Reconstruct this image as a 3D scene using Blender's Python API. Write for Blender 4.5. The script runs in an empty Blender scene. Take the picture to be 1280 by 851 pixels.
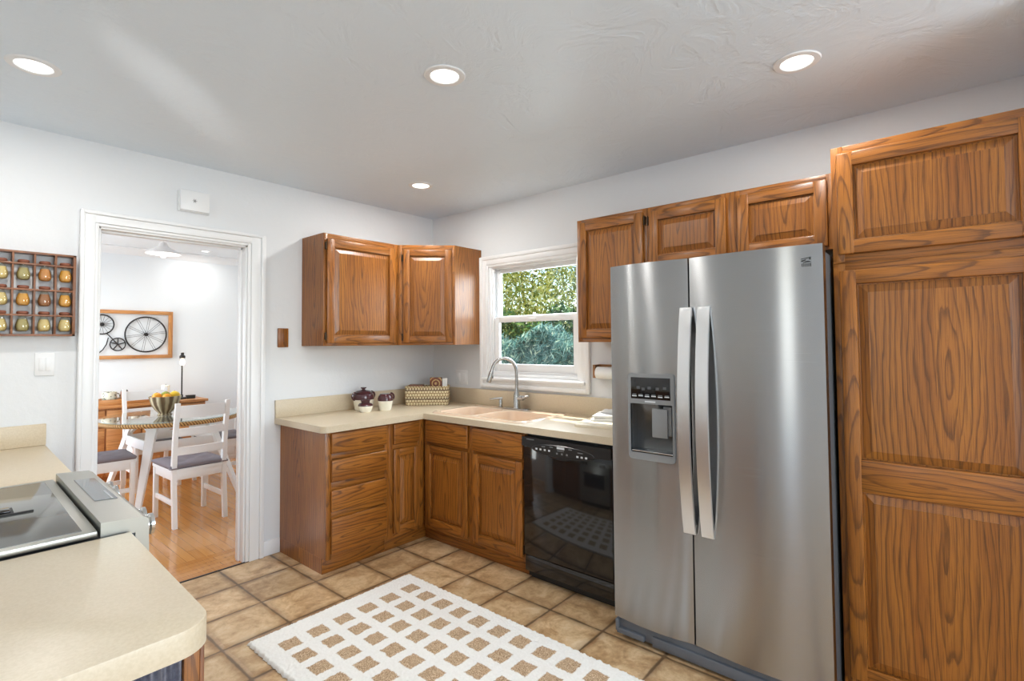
import bpy, bmesh, math, random
from mathutils import Vector, Matrix
from math import sin, cos, pi, radians, sqrt, hypot
random.seed(7)
S = bpy.context.scene
COL = S.collection

# ------------------------------------------------------------------ camera
cam_d = bpy.data.cameras.new('camera')
cam = bpy.data.objects.new('camera', cam_d)
COL.objects.link(cam)
F_PX = 643.19
cam_d.sensor_width = 36.0
cam_d.sensor_fit = 'HORIZONTAL'
cam_d.lens = 36.0 * F_PX / 1280
cam_d.shift_y = -(425.5 - 406.8) / 1280
cam_d.clip_start = 0.02
yaw, pitch, roll = 0.7089, 0.0329, -0.0076
fw = Vector((cos(yaw) * cos(pitch), sin(yaw) * cos(pitch), sin(pitch)))
rt = Vector((sin(yaw), -cos(yaw), 0))
up = rt.cross(fw)
rt2 = rt * cos(roll) + up * sin(roll)
up2 = up * cos(roll) - rt * sin(roll)
Mx = Matrix.Identity(4)
for i in range(3):
    Mx[i][0] = rt2[i]; Mx[i][1] = up2[i]; Mx[i][2] = -fw[i]
Mx.translation = Vector((-3.0433, -3.5441, 1.4175))
cam.matrix_world = Mx
S.camera = cam

# ------------------------------------------------------------------ colour management, world, sun, daylight
S.view_settings.view_transform = 'Standard'
S.view_settings.look = 'None'
S.view_settings.exposure = 0.02
S.view_settings.gamma = 1.0
S.view_settings.use_curve_mapping = False
S.cycles.use_denoising = True
S.cycles.max_bounces = 10
S.cycles.diffuse_bounces = 6
S.cycles.glossy_bounces = 5
S.cycles.transparent_max_bounces = 12
S.cycles.sample_clamp_indirect = 6.0
S.cycles.caustics_reflective = False
S.cycles.caustics_refractive = False

W = bpy.data.worlds.new('world')
S.world = W
W.use_nodes = True
wn = W.node_tree
bg = wn.nodes['Background']
sky = wn.nodes.new('ShaderNodeTexSky')
sky.sky_type = 'NISHITA'
sky.sun_disc = False
sky.sun_elevation = radians(48)
sky.sun_rotation = radians(250)
wn.links.new(sky.outputs[0], bg.inputs[0])
bg.inputs[1].default_value = 0.55


def light(kind, name, loc, power, color=(1, 1, 1), size=None, size_y=None, aim=None, spread=None, shape=None):
    d = bpy.data.lights.new(name, kind)
    d.energy = power
    d.color = color
    if kind == 'AREA':
        d.shape = shape or 'RECTANGLE'
        d.size = size
        if size_y: d.size_y = size_y
        if spread: d.spread = spread
    o = bpy.data.objects.new(name, d)
    COL.objects.link(o)
    o.location = loc
    if aim is not None:
        o.rotation_euler = Vector(aim).to_track_quat('-Z', 'Y').to_euler()
    return o


sun = light('SUN', 'sun', (4, 8, 9), 12.0, (1.0, 0.95, 0.86), aim=(-0.30, -0.56, -0.70))
sun.data.angle = radians(0.6)
# added fill lamps at unseen openings behind the camera and in the dining room
light('AREA', 'added_rear_fill', (-1.7, -6.05, 1.55), 94, (0.86, 0.94, 1.0), 2.4, 1.7, aim=(0, 1, 0.05))
light('AREA', 'added_dining_fill', (-3.32, 2.60, 1.45), 50, (0.88, 0.95, 1.0), 1.7, 1.6, aim=(1, 0, -0.1))
light('AREA', 'sink_window_daylight', (0.50, -1.15, 1.95), 55, (0.90, 0.96, 1.0), 1.0, 1.0, aim=(-1, 0, -0.75))

light('AREA', 'added_fridge_streak_lamp', (-3.47, -2.90, 1.62), 1.3, (0.95, 0.98, 1.0), 0.20, 1.0, aim=(1, 0, 0))  # added lamp out of view, makes the bright streak on the refrigerator door
# added spot standing in for sun glinting off the range onto the ceiling
gl = light('SPOT', 'glint_standin_spot', (-3.05, -1.80, 1.02), 26, (1.0, 0.98, 0.95), aim=(0.75, 0.82, 1.45))
gl.data.spot_size = radians(34); gl.data.spot_blend = 1.0; gl.data.shadow_soft_size = 0.05
gl.scale = (0.30, 1.0, 1.0)

# ------------------------------------------------------------------ node helpers
def srgb(r, g, b):
    f = lambda c: (c / 255 / 12.92) if c / 255 <= 0.04045 else ((c / 255 + 0.055) / 1.055) ** 2.4
    return (f(r), f(g), f(b), 1)


class NT:
    def __init__(self, name):
        self.m = bpy.data.materials.new(name)
        self.m.use_nodes = True
        self.t = self.m.node_tree
        self.b = self.t.nodes['Principled BSDF']
        self.out = self.t.nodes['Material Output']

    def n(self, typ, ins=None, **props):
        nd = self.t.nodes.new('ShaderNode' + typ)
        for k, v in props.items():
            setattr(nd, k, v)
        for k, v in (ins or {}).items():
            self.set(nd, k, v)
        return nd

    def set(self, nd, k, v):
        if isinstance(v, bpy.types.NodeSocket):
            self.t.links.new(v, nd.inputs[k])
        elif isinstance(v, bpy.types.Node):
            self.t.links.new(v.outputs[0], nd.inputs[k])
        else:
            nd.inputs[k].default_value = v

    def p(self, **kw):
        names = {'color': 'Base Color', 'rough': 'Roughness', 'metal': 'Metallic', 'normal': 'Normal', 'spec': 'Specular IOR Level',
                 'coat': 'Coat Weight', 'coat_rough': 'Coat Roughness', 'aniso': 'Anisotropic', 'aniso_rot': 'Anisotropic Rotation', 'tangent': 'Tangent',
                 'emit': 'Emission Color', 'emit_s': 'Emission Strength', 'trans': 'Transmission Weight', 'ior': 'IOR', 'sss': 'Subsurface Weight', 'sheen': 'Sheen Weight'}
        for k, v in kw.items():
            self.set(self.b, names[k], v)
        return self

    def math(self, op, a, b=None, c=None):
        nd = self.n('Math', operation=op)
        self.set(nd, 0, a)
        if b is not None: self.set(nd, 1, b)
        if c is not None: self.set(nd, 2, c)
        return nd.outputs[0]

    def mix(self, fac, a, b, blend='MIX'):
        nd = self.n('MixRGB', blend_type=blend)
        self.set(nd, 0, fac); self.set(nd, 1, a); self.set(nd, 2, b)
        return nd.outputs[0]

    def ramp(self, fac, stops, interp='LINEAR'):
        nd = self.n('ValToRGB')
        cr = nd.color_ramp
        cr.interpolation = interp
        while len(cr.elements) < len(stops): cr.elements.new(0.5)
        for e, (p, c) in zip(cr.elements, stops):
            e.position = p
            e.color = c if len(c) == 4 else (*c, 1)
        self.set(nd, 0, fac)
        return nd.outputs[0]

    def noise(self, vec, scale, detail=3, rough=0.55, out=0, dist=0.0):
        nd = self.n('TexNoise', {'Scale': scale, 'Detail': detail, 'Roughness': rough, 'Distortion': dist})
        if vec is not None: self.set(nd, 'Vector', vec)
        return nd.outputs[out]

    def bump(self, h, strength=0.3, dist=0.01):
        return self.n('Bump', {'Height': h, 'Strength': strength, 'Distance': dist}).outputs[0]

    def comb(self, x, y, z):
        nd = self.n('CombineXYZ')
        self.set(nd, 0, x); self.set(nd, 1, y); self.set(nd, 2, z)
        return nd.outputs[0]

    def obj(self):
        return self.n('TexCoord').outputs['Object']

    def pos(self):
        return self.n('NewGeometry').outputs['Position']

    def sep(self, v):
        nd = self.n('SeparateXYZ'); self.set(nd, 0, v)
        return nd.outputs


G = lambda v: (v, v, v, 1)
MAT = {}


def simple(name, color, rough=0.5, metal=0.0, **kw):
    t = NT(name)
    t.p(color=color, rough=rough, metal=metal, **kw)
    MAT[name] = t.m
    return t.m


def make_oak(name, light_c, dark_c, line_c, ring=50.0, rough=0.36, lines=0.68):
    t = NT(name)
    a = t.n('Attribute', attribute_name='grain').outputs['Vector']
    u, v, s = t.sep(a)
    seedv = t.math('MULTIPLY', s, 7.31)
    wn1 = t.noise(t.comb(t.math('MULTIPLY', u, 4.0), t.math('MULTIPLY', v, 1.1), seedv), 1.0, 2)
    uu = t.math('ADD', u, t.math('MULTIPLY', t.math('SUBTRACT', wn1, 0.5), 0.05))
    r1 = t.n('TexWhiteNoise', {'W': s}, noise_dimensions='1D').outputs[0]
    r2 = t.n('TexWhiteNoise', {'W': t.math('ADD', s, 13.7)}, noise_dimensions='1D').outputs[0]
    uu = t.math('ADD', uu, t.math('MULTIPLY', t.math('SUBTRACT', r1, 0.5), 0.10))
    vv = t.math('ADD', t.math('MULTIPLY', v, 0.12), t.math('MULTIPLY', t.math('SUBTRACT', r2, 0.5), 0.07))
    r = t.math('SQRT', t.math('ADD', t.math('MULTIPLY', uu, uu), t.math('ADD', t.math('MULTIPLY', vv, vv), 0.00002)))
    wn2 = t.noise(t.comb(t.math('MULTIPLY', u, 15.0), t.math('MULTIPLY', v, 2.0), seedv), 1.0, 2)
    ph = t.math('FRACT', t.math('ADD', t.math('MULTIPLY', r, ring), t.math('ADD', t.math('MULTIPLY', wn2, 3.0), s)))
    jag = t.noise(t.comb(t.math('MULTIPLY', u, 260.0), t.math('MULTIPLY', v, 9.0), seedv), 1.0, 2)
    ph2 = t.math('ADD', ph, t.math('MULTIPLY', t.math('SUBTRACT', jag, 0.5), 0.30))
    ringline = t.ramp(ph2, [(0.0, G(0.7)), (0.07, G(0.0)), (0.50, G(0.03)), (0.78, G(0.35)), (0.90, G(1.0)), (1.0, G(1.0))])
    pore = t.noise(t.comb(t.math('MULTIPLY', u, 420.0), t.math('MULTIPLY', v, 6.0), seedv), 1.0, 3)
    porem = t.ramp(pore, [(0.50, G(0)), (0.62, G(1))])
    broad = t.noise(t.comb(t.math('MULTIPLY', u, 9.0), t.math('MULTIPLY', v, 1.0), seedv), 1.0, 3)
    c0 = t.mix(t.ramp(broad, [(0.3, G(0)), (0.7, G(1))]), light_c, dark_c)
    tone = t.n('HueSaturation', {'Hue': 0.5, 'Saturation': 1.0, 'Color': c0})
    t.set(tone, 'Value', t.math('ADD', 0.88, t.math('MULTIPLY', r2, 0.24)))
    c1 = t.mix(t.math('MULTIPLY', ringline, lines), tone.outputs[0], line_c)
    c2 = t.mix(t.math('MULTIPLY', porem, 0.45), c1, line_c)
    h = t.math('SUBTRACT', 1.0, t.math('ADD', t.math('MULTIPLY', ringline, 0.5), t.math('MULTIPLY', porem, 0.5)))
    t.p(color=c2, rough=rough, normal=t.bump(h, 0.12, 0.002), spec=0.45, coat=0.15, coat_rough=0.25)
    MAT[name] = t.m
    return t.m


OAK = make_oak('honey_oak', srgb(168, 106, 40), srgb(142, 84, 28), srgb(64, 32, 9))
PINE = make_oak('pine_wood', srgb(205, 150, 92), srgb(184, 122, 66), srgb(140, 84, 40), ring=30, lines=0.5)
RACKWOOD = make_oak('rack_wood', srgb(150, 98, 62), srgb(125, 76, 46), srgb(80, 45, 26), ring=60, lines=0.5)

# wall paint
def make_paint(name, col, bs=0.22, rough=0.55, trowel=False):
    t = NT(name)
    P = t.pos()
    n1 = t.noise(P, 26, 4, 0.6)
    n2 = t.noise(P, 5, 3, 0.6, dist=0.8)
    if trowel:
        vor = t.noise(P, 3.2, 5, 0.62, dist=1.6)
        h = t.math('ADD', t.math('MULTIPLY', t.ramp(vor, [(0.40, G(0)), (0.52, G(1)), (0.62, G(0.75))]), 0.6), t.math('MULTIPLY', n1, 0.25))
    else:
        h = t.math('ADD', t.math('MULTIPLY', n1, 0.6), t.math('MULTIPLY', n2, 0.5))
    t.p(color=col, rough=rough, normal=t.bump(h, bs, 0.012), spec=0.35)
    MAT[name] = t.m
    return t.m


WALL = make_paint('wall_paint', srgb(223, 225, 227))
CEIL = make_paint('ceiling_paint', srgb(222, 232, 241), 0.28, 0.36, True)
DWALL = make_paint('dining_wall_paint', srgb(227, 231, 234), 0.08)
TRIM = simple('white_trim', srgb(232, 233, 234), 0.32)
SASH = simple('white_sash', srgb(238, 239, 240), 0.3)
PLASTIC = simple('white_plastic', srgb(232, 233, 234), 0.35)

# laminate
t = NT('cream_laminate')
n = t.noise(t.pos(), 180, 2)
t.p(color=t.mix(t.ramp(n, [(0.35, G(0)), (0.65, G(1))]), srgb(208, 193, 168), srgb(201, 185, 158)), rough=0.36, spec=0.5)
LAM = t.m

# kitchen tile floor
t = NT('brown_stone_tile')
x, y, z = t.sep(t.pos())
T0 = 0.3168
gx = t.math('DIVIDE', t.math('ADD', x, 0.8117 + T0 * 30), T0)
gy = t.math('DIVIDE', t.math('ADD', y, 0.9326 + T0 * 30), T0)
wob = t.noise(t.pos(), 11, 2)
wobble = t.math('MULTIPLY', t.math('SUBTRACT', wob, 0.5), 0.05)
fx = t.math('FRACT', gx); fy = t.math('FRACT', gy)
ex = t.math('MINIMUM', fx, t.math('SUBTRACT', 1.0, fx))
ey = t.math('MINIMUM', fy, t.math('SUBTRACT', 1.0, fy))
edge = t.n('Math', {0: ex, 1: ey, 2: 0.05}, operation='SMOOTH_MIN').outputs[0]
edge = t.math('ADD', edge, wobble)
tile = t.ramp(edge, [(0.008, G(0)), (0.030, G(1))])
rim = t.ramp(edge, [(0.03, G(1)), (0.14, G(0))])
cell = t.comb(t.math('FLOOR', gx), t.math('FLOOR', gy), 0.0)
rnd = t.n('TexWhiteNoise', {'Vector': cell}, noise_dimensions='2D').outputs[0]
vec = t.n('VectorMath', {0: t.pos(), 1: t.comb(t.math('MULTIPLY', rnd, 9.0), t.math('MULTIPLY', rnd, 5.0), rnd)}, operation='ADD').outputs[0]
m1 = t.noise(vec, 7, 6, 0.65, dist=0.6)
m2 = t.noise(vec, 34, 4, 0.7)
mm = t.math('ADD', t.math('MULTIPLY', m1, 0.72), t.math('MULTIPLY', m2, 0.28))
c = t.ramp(mm, [(0.30, srgb(132, 98, 60)), (0.45, srgb(184, 149, 108)), (0.55, srgb(208, 177, 136)), (0.70, srgb(224, 202, 170))])
hs = t.n('HueSaturation', {'Saturation': 1.0, 'Color': c, 'Value': t.math('ADD', 0.88, t.math('MULTIPLY', rnd, 0.2))}).outputs[0]
c = t.mix(t.math('MULTIPLY', rim, 0.45), hs, srgb(120, 84, 48))
c = t.mix(tile, srgb(104, 80, 56), c)
hgt = t.math('ADD', t.math('MULTIPLY', t.ramp(edge, [(0.01, G(0)), (0.07, G(1))]), 1.0), t.math('MULTIPLY', mm, 0.22))
t.p(color=c, rough=t.ramp(mm, [(0.3, G(0.28)), (0.7, G(0.42))]), normal=t.bump(hgt, 0.45, 0.006), spec=0.5)
TILE = t.m

# dining hardwood
t = NT('oak_plank_floor')
x, y, z = t.sep(t.pos())
sw = t.math('LESS_THAN', y, 0.30)
va = t.n('Mix', {'Factor': sw}, data_type='VECTOR'); t.set(va, 4, t.comb(t.math('ADD', y, 20.0), t.math('ADD', x, 20.0), 0.0)); t.set(va, 5, t.comb(t.math('ADD', x, 20.0), t.math('ADD', y, 20.0), 0.0))
br = t.n('TexBrick', {'Vector': va.outputs[1], 'Scale': 1.0, 'Brick Width': 1.1, 'Row Height': 0.058, 'Mortar Size': 0.0012,
                      'Color1': srgb(206, 146, 82), 'Color2': srgb(186, 122, 60), 'Mortar': srgb(110, 66, 28)}, offset=0.37, offset_frequency=2)
gr = t.noise(t.comb(t.math('MULTIPLY', x, 90.0), t.math('MULTIPLY', y, 4.0), 0.0), 1.0, 4)
c = t.mix(t.math('MULTIPLY', t.ramp(gr, [(0.35, G(0)), (0.7, G(1))]), 0.30), br.outputs[0], srgb(226, 170, 106))
t.p(color=c, rough=0.14, spec=0.55, coat=0.35, coat_rough=0.08, normal=t.bump(t.noise(t.pos(), 9, 2), 0.03, 0.01))
PLANK = t.m

# stainless
def make_steel(name, col, rough, aniso, rot):
    t = NT(name)
    tan = t.n('Tangent', direction_type='RADIAL', axis='Z').outputs[0]
    P = t.obj()
    x, y, z = t.sep(P)
    brush = t.noise(t.comb(t.math('MULTIPLY', x, 2.0), t.math('MULTIPLY', y, 2.0), t.math('MULTIPLY', z, 900.0)), 1.0, 2)
    t.p(color=col, metal=1.0, rough=t.math('ADD', rough - 0.03, t.math('MULTIPLY', brush, 0.06)), aniso=aniso, aniso_rot=rot, tangent=tan)
    MAT[name] = t.m
    return t.m


STEEL = make_steel('brushed_stainless', srgb(170, 171, 172), 0.26, 0.97, 0.25)
HANDLE = make_steel('handle_stainless', srgb(225, 225, 225), 0.34, 0.3, 0.0)
RSTEEL = simple('satin_stainless', srgb(176, 176, 170), 0.36, 1.0)
NICKEL = simple('brushed_nickel', srgb(190, 190, 188), 0.27, 1.0)
CHROME = simple('chrome', srgb(215, 215, 215), 0.1, 1.0)
DGREY = simple('dark_grey_plastic', srgb(74, 76, 79), 0.45)
MGREY = simple('mid_grey_plastic', srgb(128, 129, 130), 0.42)
GGREY = simple('grey_grille_plastic', srgb(96, 100, 106), 0.45)
BLACKG = simple('black_gloss', srgb(24, 24, 25), 0.07, spec=0.6)
BLACKP = simple('black_satin', srgb(38, 39, 40), 0.28)
BLACKM = simple('black_matte', srgb(22, 22, 22), 0.6)
IRON = simple('dark_iron', srgb(48, 46, 46), 0.45, 0.5)
BRONZE = simple('dark_bronze', srgb(58, 44, 30), 0.4, 0.7)
MARK = simple('pale_print', srgb(205, 208, 210), 0.5)
DIMMARK = simple('dim_print', srgb(120, 124, 126), 0.5)
GLASSTOP = simple('ceramic_glass', srgb(92, 93, 90), 0.1, spec=0.7)
DISPLAYG = simple('display_glass', srgb(78, 84, 88), 0.06, spec=0.8)
SINKM = simple('sink_enamel', srgb(224, 200, 176), 0.18, spec=0.55)
WHITEW = simple('white_painted_wood', srgb(238, 237, 236), 0.38)
GLAZE_W = simple('cream_glaze', srgb(240, 236, 220), 0.2)
GLAZE_B = simple('plum_brown_glaze', srgb(74, 42, 46), 0.14, spec=0.6)
COPPERW = simple('cork_brown', srgb(128, 74, 52), 0.5)
PAPER = simple('white_paper', srgb(238, 238, 236), 0.8)
BRASSW = simple('brown_bracket', srgb(150, 106, 66), 0.45)

t = NT('lamp_lens'); t.p(color=G(0.9), emit=(1.0, 0.965, 0.90, 1), emit_s=2.2, rough=0.4); LENS = t.m
t = NT('bulb_glow'); t.p(color=G(0.9), emit=(1.0, 0.82, 0.55, 1), emit_s=3.5, rough=0.2); BULB = t.m
t = NT('pendant_glow'); t.p(color=G(0.9), emit=(1.0, 0.96, 0.9, 1), emit_s=2.5, rough=0.4); PGLOW = t.m


def make_glass(name, tint=(1, 1, 1, 1), gl=0.08, rough=0.0):
    t = NT(name)
    fc = t.n('LayerWeight', {'Blend': 0.5}).outputs['Facing']
    fr = t.math('MULTIPLY_ADD', t.math('POWER', fc, 5.0), 0.9, gl)
    tr = t.n('BsdfTransparent', {'Color': tint})
    g = t.n('BsdfGlossy', {'Color': G(1.0), 'Roughness': rough})
    mx = t.n('MixShader', {0: t.math('MINIMUM', fr, 1.0)})
    t.t.links.new(tr.outputs[0], mx.inputs[1]); t.t.links.new(g.outputs[0], mx.inputs[2])
    t.t.links.new(mx.outputs[0], t.out.inputs[0])
    MAT[name] = t.m
    return t.m


PANE = make_glass('window_glass', (0.97, 0.985, 0.98, 1), 0.04)
TGLASS = make_glass('table_glass', (0.82, 0.88, 0.86, 1), 0.16)
JGLASS = make_glass('jar_glass', (0.93, 0.93, 0.88, 1), 0.10)

# rug
t = NT('shag_rug')
x, y, z = t.sep(t.obj())
jx = t.math('MULTIPLY', t.math('SUBTRACT', t.noise(t.obj(), 26, 2), 0.5), 0.020)
jy = t.math('MULTIPLY', t.math('SUBTRACT', t.noise(t.n('VectorMath', {0: t.obj(), 1: (3.3, 7.1, 0)}, operation='ADD').outputs[0], 26, 2), 0.5), 0.020)
cx = t.math('DIVIDE', t.math('ADD', t.math('ADD', x, jx), 1.2368 + 0.14 * 20), 0.1405)
cy = t.math('DIVIDE', t.math('ADD', t.math('ADD', y, jy), 1.2115 + 0.1365 * 40), 0.1365)
dx = t.math('ABSOLUTE', t.math('SUBTRACT', t.math('FRACT', cx), 0.5))
dy = t.math('ABSOLUTE', t.math('SUBTRACT', t.math('FRACT', cy), 0.5))
dd = t.math('MAXIMUM', dx, dy)
insq = t.ramp(dd, [(0.285, G(1)), (0.325, G(0))])
bx = t.math('MULTIPLY', t.math('GREATER_THAN', x, -1.945), t.math('LESS_THAN', x, -1.095))
by = t.math('LESS_THAN', y, -1.07)
insq = t.math('MULTIPLY', insq, t.math('MULTIPLY', bx, by))
fl = t.noise(t.obj(), 260, 2)
fl2 = t.noise(t.obj(), 90, 2)
tan = t.ramp(fl, [(0.35, srgb(120, 92, 66)), (0.5, srgb(186, 156, 122)), (0.65, srgb(222, 198, 168))])
wht = t.mix(fl2, srgb(228, 225, 218), srgb(244, 242, 237))
t.p(color=t.mix(insq, wht, tan), rough=0.95, spec=0.1, normal=t.bump(fl, 0.35, 0.004), sheen=0.1)
RUG = t.m

# cloth
t = NT('grey_cushion_cloth')
wv = t.noise(t.obj(), 320, 2)
t.p(color=t.mix(wv, srgb(122, 114, 119), srgb(140, 132, 137)), rough=0.9, spec=0.15, normal=t.bump(wv, 0.2, 0.002))
CUSH = t.m
t = NT('white_cotton')
wv = t.noise(t.obj(), 60, 3)
t.p(color=srgb(232, 232, 230), rough=0.9, spec=0.1, normal=t.bump(wv, 0.3, 0.004))
COTTON = t.m

# woven basket
t = NT('woven_seagrass')
x, y, z = t.sep(t.obj())
u = t.math('ADD', x, y)
row = t.math('MULTIPLY', z, 42.0)
zig = t.math('ABSOLUTE', t.math('SUBTRACT', t.math('FRACT', t.math('ADD', t.math('MULTIPLY', u, 44.0), t.math('MULTIPLY', t.math('FLOOR', row), 0.5))), 0.5))
wv = t.math('ADD', zig, t.math('MULTIPLY', t.math('ABSOLUTE', t.math('SUBTRACT', t.math('FRACT', row), 0.5)), -0.8))
nn = t.noise(t.obj(), 120, 2)
k = t.math('ADD', t.math('MULTIPLY', wv, 1.2), t.math('MULTIPLY', nn, 0.6))
cc = t.ramp(k, [(0.1, srgb(130, 100, 66)), (0.34, srgb(218, 196, 152)), (0.7, srgb(240, 226, 190))])
band = t.ramp(t.math('FRACT', t.math('MULTIPLY', z, 14.0)), [(0.0, G(0)), (0.55, G(0)), (0.62, G(1)), (0.86, G(1)), (0.95, G(0))])
cc2 = t.mix(t.math('MULTIPLY', band, t.ramp(k, [(0.2, G(0.9)), (0.6, G(0.15))])), cc, srgb(96, 70, 52))
t.p(color=cc2, rough=0.8, normal=t.bump(k, 0.8, 0.006))
WOVEN = t.m

# rattan rope
t = NT('rattan_rope')
x, y, z = t.sep(t.obj())
ang = t.math('ARCTAN2', y, x)
st = t.math('SINE', t.math('ADD', t.math('MULTIPLY', ang, 150.0), t.math('MULTIPLY', z, 160.0)))
t.p(color=t.ramp(t.math('MULTIPLY_ADD', st, 0.5, 0.5), [(0.1, srgb(130, 88, 44)), (0.6, srgb(214, 168, 104))]), rough=0.55, normal=t.bump(st, 0.7, 0.004))
RATTAN = t.m

# striped pottery bowl
t = NT('striped_pottery')
x, y, z = t.sep(t.obj())
ang = t.math('ARCTAN2', y, x)
st = t.math('SINE', t.math('ADD', t.math('MULTIPLY', ang, 11.0), t.math('MULTIPLY', t.noise(t.obj(), 9, 2), 3.0)))
t.p(color=t.ramp(t.math('MULTIPLY_ADD', st, 0.5, 0.5), [(0.15, srgb(112, 92, 66)), (0.45, srgb(158, 140, 108)), (0.8, srgb(198, 184, 150))]), rough=0.3)
POTTERY = t.m

# patterned box / cup
t = NT('patterned_card')
vo = t.n('TexVoronoi', {'Vector': t.obj(), 'Scale': 70.0})
x, y, z = t.sep(t.obj())
rr = t.math('SQRT', t.math('ADD', t.math('POWER', t.math('ADD', x, 0.0), 2.0), t.math('POWER', t.math('SUBTRACT', z, 0.16), 2.0)))
rings = t.math('SINE', t.math('MULTIPLY', rr, 260.0))
c = t.mix(t.ramp(rings, [(0.2, G(0)), (0.8, G(1))]), srgb(120, 62, 36), srgb(206, 172, 110))
c = t.mix(t.ramp(vo.outputs['Distance'], [(0.1, G(0.8)), (0.4, G(0))]), c, srgb(70, 40, 34))
t.p(color=c, rough=0.5)
CARD = t.m
t = NT('patterned_ceramic')
vo = t.n('TexVoronoi', {'Vector': t.obj(), 'Scale': 45.0})
t.p(color=t.ramp(vo.outputs['Distance'], [(0.25, srgb(86, 92, 78)), (0.45, srgb(214, 210, 190))]), rough=0.3)
CUPM = t.m

t = NT('orange_peel'); t.p(color=srgb(240, 160, 34), rough=0.4, normal=t.bump(t.noise(t.obj(), 160, 1), 0.2, 0.002)); ORANGE = t.m
t = NT('lemon_peel'); t.p(color=srgb(236, 198, 52), rough=0.4, normal=t.bump(t.noise(t.obj(), 160, 1), 0.2, 0.002)); LEMON = t.m
t = NT('lime_peel'); t.p(color=srgb(150, 158, 58), rough=0.4, normal=t.bump(t.noise(t.obj(), 120, 1), 0.2, 0.002)); LIME = t.m

t = NT('corrugated_metal')
nn = t.noise(t.pos(), 30, 4, 0.7)
t.p(color=t.ramp(nn, [(0.3, srgb(84, 88, 108)), (0.7, srgb(150, 150, 160))]), metal=0.5, rough=0.45)
CORR = t.m


def make_leaf(name, stops):
    t = NT(name)
    r = t.n('NewGeometry').outputs['Random Per Island']
    c = t.ramp(r, stops)
    d = t.b
    t.p(color=c, rough=0.55, spec=0.3)
    tr = t.n('BsdfTranslucent', {'Color': c})
    mx = t.n('MixShader', {0: 0.42})
    t.t.links.new(d.outputs[0], mx.inputs[1]); t.t.links.new(tr.outputs[0], mx.inputs[2])
    t.t.links.new(mx.outputs[0], t.out.inputs[0])
    return t.m


LEAF_Y = make_leaf('sunny_leaves', [(0.0, srgb(78, 104, 44)), (0.35, srgb(146, 160, 66)), (0.7, srgb(214, 208, 104)), (1.0, srgb(245, 240, 190))])
LEAF_B = make_leaf('bluegreen_needles', [(0.0, srgb(44, 84, 74)), (0.5, srgb(92, 140, 130)), (0.85, srgb(152, 190, 178)), (1.0, srgb(220, 230, 194))])
LEAF_G = make_leaf('dark_green_leaves', [(0.0, srgb(30, 62, 36)), (0.6, srgb(70, 112, 62)), (1.0, srgb(140, 170, 90))])
TWIG = simple('twig_brown', srgb(70, 56, 40), 0.8)
t = NT('garden_soil'); t.p(color=t.ramp(t.noise(t.pos(), 6, 5), [(0.3, srgb(92, 84, 60)), (0.7, srgb(150, 140, 104))]), rough=0.95); SOIL = t.m

# ------------------------------------------------------------------ mesh helpers
SEED = [0]


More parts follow.
